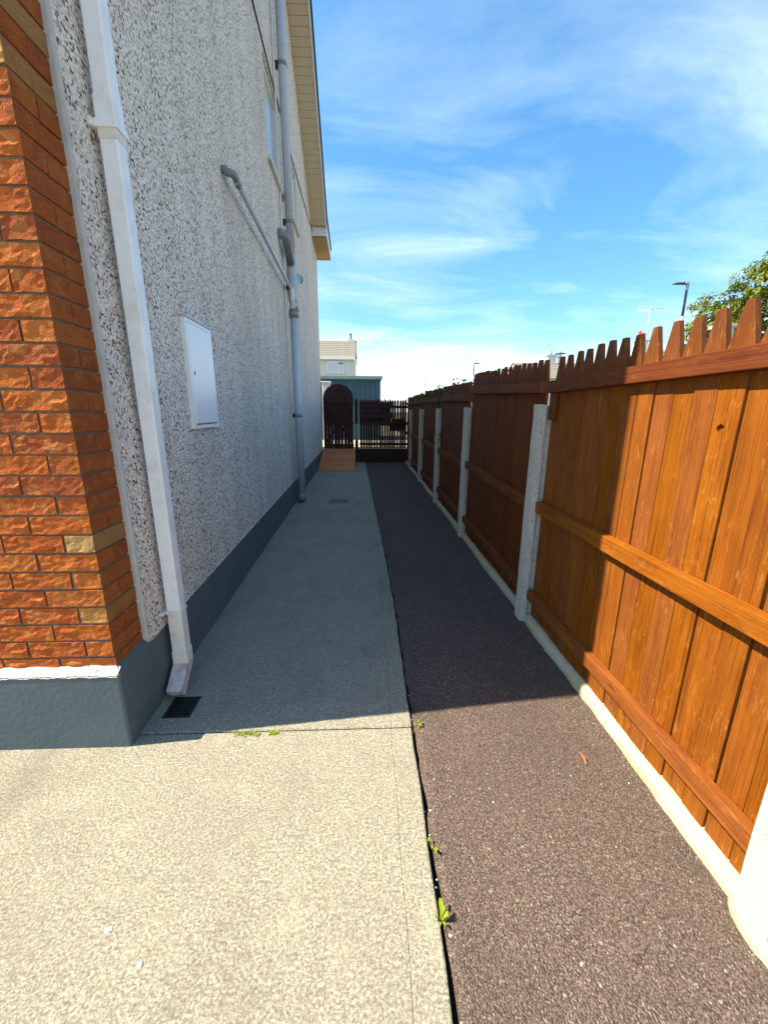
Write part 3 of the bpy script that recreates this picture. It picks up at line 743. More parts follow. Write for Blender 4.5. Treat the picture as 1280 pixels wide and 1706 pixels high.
def wpart(o): o.parent = wp; o.matrix_parent_inverse = WINV; return o
wpart(tube('pipe', [P_(0.085, 2.12, 3.085), P_(0.085, SV - 0.09, 3.03)], 0.0205, M_GPVC, n=12))
wpart(tube('elbow', [P_(-0.01, 2.05, 3.12), P_(0.03, 2.05, 3.118)] + arc(P_(0.085, 2.05, 3.10), (1, 0, 0), (0, 1, -0.02), 0.045) + [P_(0.085, 2.19, 3.084)], 0.027, M_GPVCD, n=14))
wpart(tube('knuckle', [P_(0.085, SV - 0.13, 3.032), P_(0.092, SV - 0.07, 3.0), P_(0.098, SV - .055, 2.78)] , [0.026, 0.030, 0.026], M_PVC, n=14))
wpart(box('bracket', (0.0, SV - .16, 3.0), (0.07, SV - .12, 3.05), M_BLACK, f=hp))
# thin cable across the gable and a narrow conduit by the soil pipe
def cable_pts(): return [P_(0.012, v, z) for v, z in ((1.2, 5.36), (3.5, 5.245), (4.4, 5.205), (5.9, 5.18), (7.5, 5.24), (8.83, 5.33))]
meta(tube('cable', cable_pts(), 0.008, M_BLACK, n=6), 'thin dark cable sagging across the pebbledash above the windows', 'cable')
meta(tube('conduit', [P_(0.02, SV - 0.165, 7.0), P_(0.02, SV - 0.165, 3.7), P_(0.02, SV - 0.15, 2.6), P_(0.02, SV - 0.15, 0.36)], 0.012, M_PVCOLD, n=8), 'narrow off white conduit running up the wall behind the grey soil pipe', 'conduit')

# ---------------------------------------------------------------- concrete posts
POSTS = [0.690, 2.440, 4.345, 6.110, 8.030, 10.010]
PL = ['nearest concrete fence post with a lumpy footing, in full sun at the frame edge',
      'concrete fence post at the end of the sunlit bay, its face mottled with dark pitting',
      'concrete fence post standing next beyond the mottled one, in shade',
      'slim shaded concrete fence post halfway along the fence',
      'second farthest concrete fence post along the asphalt strip',
      'farthest concrete fence post, just before the dark back fence']
def post_mesh(seed):
    rr = random.Random(seed); bm = bmesh.new()
    # H section: web with two flanges (slots take the panels)
    w_, d1, d2 = 0.098, 0.040, 0.080
    sec = [(0, 0), (0, w_), (d1, w_), (d1, w_ - .028), (d2, w_ - .028), (d2, w_), (0.118, w_), (0.118, 0), (d2, 0), (d2, .028), (d1, .028), (d1, 0)]
    zs = [-0.2] + [0.02 + 0.09 * k for k in range(16)] + [1.425]
    rings = []
    for z in zs:
        j = [(x + (rr.uniform(-.0016, .0016)), y + (rr.uniform(-.002, .002))) for x, y in sec]
        top = 0.0
        rings.append([bm.verts.new((x, y, z + (0.022 - 0.10 * x if z > 1.42 else 0))) for x, y in j])
    n = len(sec)
    for q, s in zip(rings, rings[1:]):
        for k in range(n): bm.faces.new((q[k], q[(k + 1) % n], s[(k + 1) % n], s[k]))
    f = bm.faces.new(rings[-1]); bmesh.ops.triangulate(bm, faces=[f])
    bmesh.ops.recalc_face_normals(bm, faces=bm.faces)
    return bm
for i, y in enumerate(POSTS):
    o = bm_obj('concrete_post', post_mesh(100 + i), M_POST, loc=(1.046 + (0, .004, .012, .006, -.004, .006)[i], y, 0), recalc=False)
    meta(o, PL[i], 'fence post', 'concrete posts along the fence')
    if i == 0:
        bm = bmesh.new(); bmesh.ops.create_icosphere(bm, subdivisions=3, radius=1)
        for v in bm.verts:
            v.co = Vector((v.co.x * 0.060, v.co.y * 0.105, v.co.z * 0.075)) * (1 + R.uniform(-.05, .05))
        f_ = bm_obj('footing', bm, M_KERB, o, loc=(0.045, 0.03, 0.0), smooth=True)

# ---------------------------------------------------------------- fence bays
def board_bm(wd, h, tip, th, tipw, lean=0.0):
    """pointed board, origin at its foot centre; y across, z up, thickness in +x"""
    a = wd / 2
    prof = [(-a, 0), (a, 0), (a, h - tip), (tipw / 2 + lean, h), (-tipw / 2 + lean, h), (-a, h - tip)]
    bm = bmesh.new()
    f0 = [bm.verts.new((0, y, z)) for y, z in prof]; f1 = [bm.verts.new((th, y, z)) for y, z in prof]
    n = len(prof)
    bm.faces.new(f0[::-1]); bm.faces.new(f1)
    for k in range(n): bm.faces.new((f0[k], f0[(k + 1) % n], f1[(k + 1) % n], f1[k]))
    bmesh.ops.recalc_face_normals(bm, faces=bm.faces)
    bmesh.ops.bevel(bm, geom=[e for e in bm.edges if abs(e.verts[0].co.x - e.verts[1].co.x) < 1e-5 and e.verts[0].co.x < 1e-5], offset=0.002, segments=1, affect='EDGES')
    return bm
BAYS = [(POSTS[0] + .099, POSTS[1] - .002, 1.723, 1.712), (POSTS[1] + .100, POSTS[2] - .002, 1.718, 1.787), (POSTS[2] + .100, POSTS[3] - .002, 1.718, 1.754),
        (POSTS[3] + .100, POSTS[4] - .002, 1.742, 1.777), (POSTS[4] + .100, POSTS[5] - .002, 1.745, 1.775), (POSTS[5] + .100, 11.37, 1.75, 1.77)]
BLAB = ['orange stained pointed-board fence panel, nearest and half in sunlight',
        'dark brown shaded fence panel just past the mottled concrete post',
        'shaded fence panel third along from the sunlit one',
        'shaded brown fence panel fourth along, plants showing over its points',
        'narrow looking fence panel between the two farthest concrete posts',
        'last fence panel in the corner against the dark back fence']
for bi, (y0, y1, t0, t1) in enumerate(BAYS):
    fp = empty('fence_panel', (XB, (y0 + y1) / 2, 0), BLAB[bi], 'fence panel', 'wooden fence panels between the concrete posts')
    oy = (y0 + y1) / 2
    n = max(8, round((y1 - y0) / 0.0945)); pit = (y1 - y0) / n
    for k in range(n):
        yc = y0 + (k + .5) * pit; t = (yc - y0) / (y1 - y0)
        h = t0 + (t1 - t0) * t + R.uniform(-.006, .006) - 0.045
        gap = R.choice((0.003, 0.004, 0.005, 0.0075))
        bm = board_bm(pit - gap, h, 0.138 + R.uniform(-.008, .006), 0.020, 0.027 + R.uniform(-.004, .005), R.uniform(-.004, .004))
        o = bm_obj('board', bm, M_BOARD if bi == 0 else M_BOARD_SHADED, fp, loc=(R.uniform(-.0025, .0025), yc - oy, 0.045), recalc=False)
        o.rotation_euler = (R.uniform(-.003, .003), R.uniform(-.002, .002), R.uniform(-.012, .012))
        if bi == 0 and abs(yc - 1.18) < pit / 2:
            cu = bmesh.new(); bmesh.ops.create_cone(cu, cap_ends=True, segments=18, radius1=0.0135, radius2=0.015, depth=0.03)
            cm_ = bpy.data.meshes.new('cut'); cu.to_mesh(cm_); cu.free()
            co_ = bpy.data.objects.new('cut', cm_); COL.objects.link(co_)
            co_.matrix_world = Matrix.Translation((XB + o.location.x - 0.003, yc + 0.012, 1.352)) @ Matrix.Rotation(math.pi / 2, 4, 'Y')
            md = o.modifiers.new('b', 'BOOLEAN'); md.object = co_; md.operation = 'DIFFERENCE'; md.solver = 'EXACT'
            bpy.context.view_layer.update()
            me2 = bpy.data.meshes.new_from_object(o.evaluated_get(bpy.context.evaluated_depsgraph_get()))
            o.modifiers.clear(); o.data = me2; bpy.data.objects.remove(co_)
    tl = math.atan2(t1 - t0, y1 - y0)
    Lh = (y1 - y0) / 2
    def rail(zmid, hh, dp_, m_, tilt, ya=None, yb=None):
        a = -Lh + 0.004 if ya is None else ya; b_ = Lh - 0.004 if yb is None else yb
        bm = bmesh.new(); add_box(bm, (-dp_, a, -hh / 2), (-0.001, b_, hh / 2))
        for v in bm.verts: v.co += Vector((0, 0, R.uniform(-.002, .002)))
        o = bm_obj('rail', bm, m_, fp, loc=(0, 0, zmid), bevel=0.0035, seg=2); o.rotation_euler.x = tilt; return o
    tm = (t0 + t1) / 2
    rail(tm - 0.168, 0.068, 0.041, M_TOPRAIL, tl)
    rail(0.822 + R.uniform(-.008, .008), 0.072, 0.042, M_RAIL if bi == 0 else M_RAIL_SHADED, -0.010 if bi == 0 else tl * 0.5)
    rail(0.205 + R.uniform(-.008, .008), 0.070, 0.040, M_RAIL if bi == 0 else M_RAIL_SHADED, -0.006 if bi == 0 else tl * 0.3)
    if bi == 0:
        box('batten', (-0.026, Lh - 0.090, 1.355), (-0.003, Lh - 0.012, 1.515), M_TOPRAIL, fp, bevel=0.003)

# ---------------------------------------------------------------- back fence, gate, ramp
YB = 11.40
bf = empty('back_fence', (0.4, YB, 0), 'dark brown picket fence with gappy boards closing the end of the passage', 'fence')
x = -0.205; k = 0
while x < 1.10:
    wd = 0.066
    bm = board_bm(wd, 1.335 + R.uniform(-.012, .012), 0.05, 0.018, 0.030)
    o = bm_obj('board', bm, M_BACKB, bf, loc=(x - 0.4 + wd / 2, R.uniform(-.003, .003), 0.385), recalc=False)
    o.rotation_euler = (0, R.uniform(-.006, .006), -math.pi / 2 + math.pi)
    x += wd + (R.choice((0.006, 0.010, 0.013)) if x < 0.25 else R.uniform(.002, .006) if x < 0.55 else R.choice((.004, .007, .011))); k += 1
for zc in (0.50, 1.08, 1.52):
    box('rail', (-0.62, -0.045, zc - .035), (0.72, -0.022, zc + .035), M_BACKR, bf, bevel=0.003)
box('cross_board', (-0.62, -0.062, 1.20), (0.06, -0.046, 1.33), M_BACKR, bf, bevel=0.003)
box('cross_board', (-0.62, -0.062, 1.345), (0.02, -0.046, 1.475), M_BACKR, bf, bevel=0.003)
for q in range(4): box('backing_board', (-0.62, 0.021, 1.06 + q * 0.15), (0.26 + 0.05 * (q % 2), 0.036, 1.205 + q * 0.15), M_BACKR, bf, bevel=0.002)
box('backing_board', (0.27, 0.021, 0.86), (0.70, 0.036, 1.055), M_BACKR, bf, bevel=0.002)
box('backing_board', (0.32, 0.021, 1.06), (0.70, 0.036, 1.20), M_BACKR, bf, bevel=0.002)
box('base_board', (-0.64, -0.03, -0.02), (0.72, 0.02, 0.375), M_BACKR, bf, bevel=0.004)

ga = empty('garden_gate', (-0.80, YB, 0.36), 'dark brown arched wooden gate with crossed braces at the top of the ramp', 'gate')
gw = 0.42
def arch(x): return 1.40 + 0.40 * math.sqrt(max(0, 1 - (x / (gw + .02)) ** 2))
for k in range(9):
    x0 = -gw + k * (2 * gw / 9); x1 = x0 + 2 * gw / 9 - R.choice((0.003, 0.006, 0.012))
    bm = bmesh.new()
    f0 = [bm.verts.new((x, 0, z)) for x, z in ((x0, 0), (x1, 0), (x1, 1.3), (x0, 1.3))]
    f1 = [bm.verts.new((x, 0.02, z)) for x, z in ((x0, 0), (x1, 0), (x1, 1.3), (x0, 1.3))]
    bm.faces.new(f0[::-1]); bm.faces.new(f1)
    for q in range(4): bm.faces.new((f0[q], f0[(q + 1) % 4], f1[(q + 1) % 4], f1[q]))
    bm_obj('board', bm, M_BACKB, ga, bevel=0.002)
bm = bmesh.new(); n = 16
pf = [(-gw, 1.22)] + [(gw * math.cos(math.pi - math.pi * k / n), 1.36 + 0.40 * math.sin(math.pi * k / n)) for k in range(n + 1)] + [(gw, 1.22)]
f0 = [bm.verts.new((x, -0.002, z)) for x, z in pf]; f1 = [bm.verts.new((x, -0.024, z)) for x, z in pf]
bm.faces.new(f0); bm.faces.new(f1[::-1])
for q in range(len(pf)): bm.faces.new((f0[q], f0[(q + 1) % len(pf)], f1[(q + 1) % len(pf)], f1[q]))
bm_obj('arched_top', bm, M_BACKB, ga)
for q in range(4): box('backing_board', (-gw + .06, 0.021, 0.70 + q * 0.15), (gw - .03, 0.036, 0.845 + q * 0.15), M_BACKR, ga, bevel=0.002)
for zc in (0.10, 0.70, 1.30):
    box('rail', (-gw, -0.05, zc - .04), (gw, -0.0255, zc + .04), M_BACKR, ga, bevel=0.003)
box('stile', (-gw, -0.05, 0.145), (-gw + .05, -0.0255, 0.655), M_BACKB, ga); box('stile', (-gw, -0.05, 0.745), (-gw + .05, -0.0255, 1.255), M_BACKB, ga)
for sx in (-1, 1):
    L_ = math.hypot(0.70, 1.05)
    o = box('brace', (-0.032, -0.068 - 0.012 * (sx > 0), -L_ / 2), (0.032, -0.0525 - 0.012 * (sx > 0), L_ / 2), M_BACKB, ga, bevel=0.003)
    o.rotation_euler.y = sx * math.atan2(0.70, 1.05); o.location = (0.02, o.location.y, 0.72)
gp = empty('gate_post', (-0.30, YB - .05, 0), 'dark timber gate post between the arched gate and the back fence', 'post')
box('post', (-0.045, -0.045, 0.0), (0.045, 0.045, 1.72), M_BACKB, gp, bevel=0.005)
box('grey_board', (-0.035, -0.070, 0.60), (0.045, -0.046, 1.06), M_GREYBOARD, gp, bevel=0.003)
# ramp
rm = empty('wooden_ramp', (-0.78, 10.4, 0), 'reddish timber ramp rising from the path to the gate', 'ramp')
nb_ = 12; ya, yb, zt = 9.50, 11.33, 0.355
for k in range(nb_):
    a, c = k / nb_, (k + 1) / nb_ - 0.008
    yy0, yy1 = ya + (yb - ya) * a, ya + (yb - ya) * c; zz0, zz1 = 0.022 + zt * a, 0.022 + zt * c
    def fx(side, y): return (hp(0.02, y - C0[1], 0)[0] if side < 0 else -0.292 - 0.022 * (y - 9.5)) + 0.78
    pts = []
    for dz in (-0.02, 0):
        pts += [(fx(-1, yy0), yy0 - 10.4, zz0 + dz), (fx(1, yy0), yy0 - 10.4, zz0 + dz), (fx(1, yy1), yy1 - 10.4, zz1 + dz), (fx(-1, yy1), yy1 - 10.4, zz1 + dz)]
    c_ = Vector((0, (yy0 + yy1) / 2 - 10.4, (zz0 + zz1) / 2))
    mesh_obj('plank', [tuple(Vector(p) - c_) for p in pts], [(0, 3, 2, 1), (4, 5, 6, 7), (0, 1, 5, 4), (1, 2, 6, 5), (2, 3, 7, 6), (3, 0, 4, 7)], M_RAMP, rm, loc=c_, bevel=0.002)
for sx, nm in ((-0.37, 'side_board'), (0.455, 'side_board')):
    bm = bmesh.new()
    xa = sx; 
    pr = [(ya + .01, 0.0), (yb, 0.0), (yb, zt - .001), (ya + .01, 0.001)]
    f0 = [bm.verts.new((xa - 0.02 * (y - 9.5), y - 10.4, z)) for y, z in pr]; f1 = [bm.verts.new((xa + .03 - 0.02 * (y - 9.5), y - 10.4, z)) for y, z in pr]
    bm.faces.new(f0); bm.faces.new(f1[::-1])
    for q in range(4): bm.faces.new((f0[q], f0[(q + 1) % 4], f1[(q + 1) % 4], f1[q]))
    bm_obj(nm, bm, M_BACKB, rm)

# ---------------------------------------------------------------- behind the gate: yard, pier, shed
structure(box('yard', (-9.5, YB + .06, -0.04), (1.6, 30, 0.36), M_YARD))
pr = empty('white_pier', (-1.24, 12.6, 0.36), 'white rendered pier standing behind the gate beside the shed', 'pier')
box('pier', (-0.11, -0.1, 0), (0.12, 0.1, 1.86), M_WHITE, pr, bevel=0.008)
box('coping', (-0.14, -0.13, 1.861), (0.15, 0.13, 1.90), M_WHITE, pr, bevel=0.006)
sh = empty('metal_shed', (-1.2, 15.0, 0.36), 'teal corrugated metal shed with a pale green roof edge behind the gate', 'shed')
SX0, SX1 = -2.6, 1.66
nsh = 4; wsh = (SX1 - SX0) / nsh
def corr(name, L, z0, z1, m_, parent, loc, rz=0):
    bm = bmesh.new(); x = 0; pts = []
    while x < L - 0.01:
        for dx, dy in ((0, 0), (0.055, 0), (0.075, -0.03), (0.135, -0.03), (0.155, 0)): pts.append((min(x + dx, L), dy))
        x += 0.172
    pts = [p for i, p in enumerate(pts) if i == 0 or p[0] - pts[i - 1][0] > 1e-5]
    a = [bm.verts.new((x, y, z0)) for x, y in pts]; b_ = [bm.verts.new((x, y, z1)) for x, y in pts]
    for k in range(len(pts) - 1): bm.faces.new((a[k], a[k + 1], b_[k + 1], b_[k]))
    o = bm_obj(name, bm, m_, parent, loc=loc, recalc=False); o.rotation_euler.z = rz; return o
for k in range(nsh): corr('cladding_sheet', wsh - 0.003, 0, 2.12, M_SHED, sh, (SX0 + k * wsh, 0, 0))
corr('cladding_sheet', 2.4, 0, 2.12, M_SHED, sh, (SX1, 0, 0), math.pi / 2)
box('roof', (SX0 - .1, -0.08, 2.19), (SX1 + .09, 2.5, 2.235), M_SHED, sh)
box('roof_edge', (SX0 - .1, -0.11, 2.16), (SX1 + .10, -0.081, 2.262), M_SHEDTRIM, sh, bevel=0.004)
box('gutter', (SX0 - .1, -0.08, 2.10), (SX1 + .06, -0.035, 2.158), M_SHED, sh)

# ---------------------------------------------------------------- houses in the distance
def tiled_slope(parent, x0, x1, ya, za, yb, zb, n, m_):
    """overlapping tile courses up a slope"""
    for k in range(n):
        t0, t1 = k / n, (k + 1.25) / n
        y0_, z0_ = ya + (yb - ya) * t0, za + (zb - za) * t0; t1 = min(t1, 1); y1_, z1_ = ya + (yb - ya) * t1, za + (zb - za) * t1
        pts = [(x0, y0_, z0_ + .03), (x1, y0_, z0_ + .03), (x1, y1_, z1_ - .01), (x0, y1_, z1_ - .01), (x0, y0_, z0_ + .075), (x1, y0_, z0_ + .075), (x1, y1_, z1_ + .03), (x0, y1_, z1_ + .03)]
        c_ = Vector(pts[0])
        mesh_obj('tile_course', [tuple(Vector(p) - c_) for p in pts], [(0, 3, 2, 1), (4, 5, 6, 7), (0, 1, 5, 4), (1, 2, 6, 5), (2, 3, 7, 6), (3, 0, 4, 7)], m_, parent, loc=c_)
fh = empty('far_house', (-4, 42, 0), 'pale distant house with buff tiled roof seen above the metal shed', 'house')
X0, X1 = -4.5, 2.72
bm = bmesh.new()
pr_ = [(0, 0), (7, 0), (7, 6.45), (3.5, 8.60), (0, 6.45)]
f0 = [bm.verts.new((X0, y, z)) for y, z in pr_]; f1 = [bm.verts.new((X1, y, z)) for y, z in pr_]
bm.faces.new(f0); bm.faces.new(f1[::-1])
for q in range(5): bm.faces.new((f0[q], f0[(q + 1) % 5], f1[(q + 1) % 5], f1[q]))
bm_obj('wall', bm, M_CREAM, fh)
tiled_slope(fh, X0 - .1, X1 + .15, -0.30, 6.52, 3.5, 8.64, 9, M_BTILE)
tiled_slope(fh, X0 - .1, X1 + .15, 7.3, 6.52, 3.5, 8.64, 3, M_BTILE)
box('gutter', (X0, -0.40, 6.33), (X1 + .12, -0.28, 6.62), M_FASCIA, fh)
box('downpipe', (2.10, -0.09, 0), (2.20, -0.01, 6.33), M_FASCIA, fh)
bm = bmesh.new()
for va, vb in ((-0.35, 3.5),):
    a = [(X1 + .15, va, 6.52 - .16), (X1 + .22, va, 6.52 - .16), (X1 + .22, vb, 8.64 - .16), (X1 + .15, vb, 8.64 - .16)]
    v_ = [bm.verts.new(p) for p in a] + [bm.verts.new((p[0], p[1], p[2] + .25)) for p in a]
    for q in ((0, 3, 2, 1), (4, 5, 6, 7), (0, 1, 5, 4), (1, 2, 6, 5), (2, 3, 7, 6), (3, 0, 4, 7)): bm.faces.new([v_[i] for i in q])
bm_obj('barge_board', bm, M_DSTEEL, fh)
box('gable_box', (X1 + .12, -0.36, 5.75), (X1 + .30, -0.16, 6.36), M_FASCIA, fh)
ch_ = box('chimney', (2.0, 3.2, 8.3), (2.7, 3.8, 8.78), M_CREAM, fh); 
t_ = tube('flue', [(2.30, 3.5, 8.78), (2.30, 3.5, 9.25)], 0.09, M_DSTEEL, ch_, n=8); t_.matrix_parent_inverse = Matrix.Translation(-ch_.location)
t_ = tube('flue_cap', [(2.27, 3.5, 9.25), (2.27, 3.5, 9.36)], 0.14, M_DSTEEL, ch_, n=8); t_.matrix_parent_inverse = Matrix.Translation(-ch_.location)
WX0, WX1, WZ0, WZ1 = 0.02, 1.70, 5.12, 6.17
bm = bmesh.new()
for a, c in (((WX0, WZ0), (WX0 + .07, WZ1)), ((WX1 - .07, WZ0), (WX1, WZ1)), ((WX0 + .07, WZ0), (WX1 - .07, WZ0 + .07)), ((WX0 + .07, WZ1 - .07), (WX1 - .07, WZ1)), ((WX0 + 1.05, WZ0 + .07), (WX0 + 1.13, WZ1 - .07)), ((WX0 + 1.13, 5.82), (WX1 - .07, 5.88))):
    add_box(bm, (a[0], -0.06, a[1]), (c[0], 0.0, c[1]))
wf = bm_obj('window', bm, M_FRAME, fh)
for a, c in (((WX0 + .07, WZ0 + .07), (WX0 + 1.05, WZ1 - .07)), ((WX0 + 1.13, WZ0 + .07), (WX1 - .07, 5.82)), ((WX0 + 1.13, 5.88), (WX1 - .07, WZ1 - .07))):
    box('pane', (a[0], -0.035, a[1]), (c[0], -0.02, c[1]), M_OBSC if a[1] < 5.5 else M_GLASSY, wf)
box('sill', (WX0 - .1, -0.16, WZ0 - .09), (WX1 + .1, 0, WZ0 - .005), M_SILL, wf)

def roofline_house(name, loc, label, wallm, tilem, ridge, eave, chx, chz, chm, pots, rotz=0, wd=7.0, dp_=7.0, cw=0.8, group=None):
    h = empty(name, loc, label, 'house', group, rotz)
    bm = bmesh.new(); pr2 = [(0, 0), (dp_, 0), (dp_, eave), (dp_ / 2, ridge - .06), (0, eave)]
    f0 = [bm.verts.new((-wd / 2, y, z)) for y, z in pr2]; f1 = [bm.verts.new((wd / 2, y, z)) for y, z in pr2]
    bm.faces.new(f0); bm.faces.new(f1[::-1])
    for q in range(5): bm.faces.new((f0[q], f0[(q + 1) % 5], f1[(q + 1) % 5], f1[q]))
    bm_obj('wall', bm, wallm, h)
    tiled_slope(h, -wd / 2 - .1, wd / 2 + .1, -0.3, eave - .1, dp_ / 2, ridge, 8, tilem)
    tiled_slope(h, -wd / 2 - .1, wd / 2 + .1, dp_ + .3, eave - .1, dp_ / 2, ridge, 4, tilem)
    c = box('chimney', (chx - cw / 2, dp_ / 2 - .3, ridge - .5), (chx + cw / 2, dp_ / 2 + .3, chz), chm, h)
    cap = box('chimney_cap', (-cw / 2 - .08, -.38, 0), (cw / 2 + .08, .38, .12), M_GREY, c); cap.location.z = (chz - ridge + .5) / 2 + .06
    cap.location.x = 0; cap.location.y = 0
    for dx, hh, m_, rr in pots:
        p = tube('chimney_pot', [(dx, 0, 0), (dx, 0, hh * .8), (dx, 0, hh)], [rr, rr * .8, rr * .95], m_, c, n=10)
        p.location.z = (chz - ridge + .5) / 2 + .12
    return h, c
hA, cA = roofline_house('roof_house', (17.2, 34.5, 0), 'far house with buff tiled roof seen through the gap above the mottled post', M_CREAM, M_BTILE, 5.75, 4.2, -0.35, 6.35, M_CREAM, [(0.0, 0.55, M_GREY, 0.09)], 0, 7.5)
hB, cB = roofline_house('roof_house', (21.0, 42, 0), 'far house whose cream chimney wears a wide dark cowl', M_CREAM, M_BTILE, 5.8, 4.3, 0.2, 7.2, M_CREAM, [(0.0, 0.75, M_GREY, 0.10)], 0, 6.0)
cw_ = tube('cowl', [(0, 0, 0.30), (0, 0, 0.36)], [0.62, 0.45], M_DSTEEL, cB, n=14); cw_.location.z = (7.2 - 5.8 + .5) / 2 + .12
hC, cC = roofline_house('roof_house', (23.2, 31.0, 0), 'far house with white chimney and red clay pots beside the television aerial', M_WHITE, M_BTILE, 5.9, 4.4, -0.45, 7.1, M_WHITE, [(-0.15, 0.75, M_CLAY, 0.15), (0.2, 0.6, M_CLAY, 0.13)], 0, 6.0, cw=0.95)
hD, cD = roofline_house('bungalow', (13.75, 13.0, 0), 'low neighbouring bungalow with a white grey capped chimney behind the fence points', M_WHITE, M_BTILE, 3.75, 2.5, 0.15, 4.62, M_GREYW, [], 0, 6.0, 6.4, 0.40)
# television aerial
ta = empty('tv_aerial', (22.95, 34.2, 5.9), 'thin television aerial on a mast above the far roofs', 'aerial')
tube('mast', [(0, 0, 0), (0, 0, 3.75)], 0.035, M_STEEL, ta, n=6)
tube('boom', [(-0.75, 0.3, 3.55), (0.95, -0.3, 3.65)], 0.025, M_STEEL, ta, n=6)
for k in range(7):
    t = k / 6; c = Vector((-0.75, 0.3, 3.55)).lerp(Vector((0.95, -0.3, 3.65)), t)
    tube('aerial_rod', [c + Vector((-.06, -.2, -.30 - .1 * (k == 0))), c + Vector((.06, .2, .30 + .1 * (k == 0)))], 0.014, M_STEEL, ta, n=5)
# street lamps
def lamp(loc, h, arm, ang, label):
    s = empty('street_lamp', loc, label, 'street lamp', 'street lamps beyond the fence', ang)
    tube('lower_pole', [(0, 0, 0), (0, 0, h * .80)], 0.085, M_STEEL, s, n=10)
    tube('pole', [(0, 0, h * .80), (0, 0, h)], 0.062, M_DSTEEL, s, n=10)
    box('arm', (-arm * .45, -.04, h - .10), (0.05, .04, h - .03), M_DSTEEL, s)
    bm = bmesh.new(); add_box(bm, (-arm, -.13, h - .085), (-arm * .42, .13, h - .0)); 
    for v in bm.verts:
        if v.co.x < -arm * .9: v.co.z = h - .055 + (v.co.z - h + .04) * .4
    bm_obj('lamp_head', bm, M_DSTEEL, s, bevel=0.01)
    tube('photocell', [(-arm * .30, 0, h - .03), (-arm * .30, 0, h + .11)], 0.05, M_GPVCD, s, n=8)
lamp((16.55, 22, -0.05), 7.95, 0.75, 0.0, 'tall grey street lamp with a flat head, beside the tree')
lamp((10.30, 40, -0.05), 6.0, 0.6, math.pi, 'tiny street lamp far down the road, over the middle fence panels')
lamp((8.45, 60, -0.05), 5.95, 0.6, math.pi, 'faintest and farthest street lamp, near the end of the fence')

# ---------------------------------------------------------------- foliage
def leaf_quad(bm, c, n_, up, L, Wd):
    n_ = n_.normalized(); t = up.cross(n_)
    t = t.normalized() if t.length > 1e-3 else Vector((1, 0, 0)); u = n_.cross(t)
    a, b_, d, e = c - u * L * .5, c + t * Wd * .5 + n_ * L * .08, c + u * L * .5, c - t * Wd * .5 + n_ * L * .08
    bm.faces.new([bm.verts.new(p) for p in (a, b_, d, e)])
def rv(): 
    while True:
        v = Vector((R.uniform(-1, 1), R.uniform(-1, 1), R.uniform(-1, 1)))
        if 0.05 < v.length < 1: return v
def tree(name, loc, H_, trunk_h, lobes, leafm, leaf, per, label, cat='tree'):
    t = empty(name, loc, label, cat)
    bm = bmesh.new()
    add_tube(bm, [(0, 0, -.1), (.05, .02, trunk_h * .5), (0, .08, trunk_h)], [0.22, 0.17, 0.13], 10)
    for (c, r) in lobes[:7]:
        c = Vector(c); add_tube(bm, [(0, .06, trunk_h * .85), tuple(Vector((0, .05, trunk_h)).lerp(c, .5) + Vector((.1, 0, .15))), tuple(c)], [0.10, 0.06, 0.02], 7)
    bm_obj('trunk', bm, M_BARK, t)
    bm = bmesh.new()
    for c, r in lobes:
        c = Vector(c)
        ncl = int(26 * r * r) + 6
        for _ in range(ncl):
            d = rv().normalized(); cc = c + Vector((d.x, d.y, d.z * .85)) * r * R.uniform(.55, 1.05)
            cr = R.uniform(.18, .36)
            for _ in range(per):
                o_ = rv(); p = cc + o_ * cr
                leaf_quad(bm, p, (d + rv() * .9 + Vector((0, 0, .5))), rv(), leaf * R.uniform(.7, 1.3), leaf * R.uniform(.45, .8))
    bm_obj('crown', bm, leafm, t, recalc=False)
    return t
tree('broadleaf_tree', (17.4, 19.5, 0.2), 8.5, 2.6,
     [((-1.6, -.4, 4.6), 1.25), ((-.6, .3, 5.7), 1.3), ((.6, -.6, 6.6), 1.5), ((2.0, .2, 7.4), 1.6), ((1.0, 0.5, 4.9), 1.6), ((2.8, -.6, 5.6), 1.7), ((-2.3, .5, 3.6), 1.0), ((.2, -.3, 3.7), 1.4), ((3.8, .4, 6.8), 1.6), ((2.2, .6, 3.9), 1.6), ((-3.1, .2, 3.1), .9), ((-1.2, .0, 3.6), 1.2), ((.0, .2, 5.0), 1.2)],
     M_LEAF, 0.17, 36, 'sunlit leafy green tree rising behind the fence points at the frame edge')
tree('garden_shrub', (14.6, 18.6, -0.05), 4.6, 1.6, [((-.5, 0, 3.5), .8), ((.4, .2, 3.9), .8), ((0, -.2, 2.8), 1.0), ((1.0, 0, 3.2), .9)], M_DLEAF, 0.13, 22,
     'dark green shrub low beside the street lamp pole', 'shrub')
# climber over the far panels
hd = empty('hedge', (1.36, 8.4, 0), 'dark ragged hedge growing up behind the far fence panels', 'hedge')
bm = bmesh.new()
for _ in range(420):
    y = R.uniform(-3.4, 2.9); hmax = 1.665 + 0.05 * math.sin(y * 4) + 0.05 * math.sin(y * 11 + 1)
    c = Vector((R.gauss(0, .12), y, min(R.uniform(0.9, 2.1), hmax)))
    for _ in range(22): leaf_quad(bm, c + rv() * .12, rv() + Vector((0, 0, .6)), rv(), R.uniform(.03, .06), R.uniform(.02, .035))
for _ in range(5):
    y = R.uniform(-3.4, 2.9); b0 = Vector((R.gauss(0, .08), y, 1.70)); tip = b0 + Vector((R.gauss(0, .05), R.gauss(0, .09), R.uniform(.05, .15)))
    for k in range(7): leaf_quad(bm, b0.lerp(tip, k / 6) + rv() * .012, rv(), rv(), .035, .016)
bm_obj('foliage', bm, M_DLEAF, hd, recalc=False)
bm = bmesh.new()
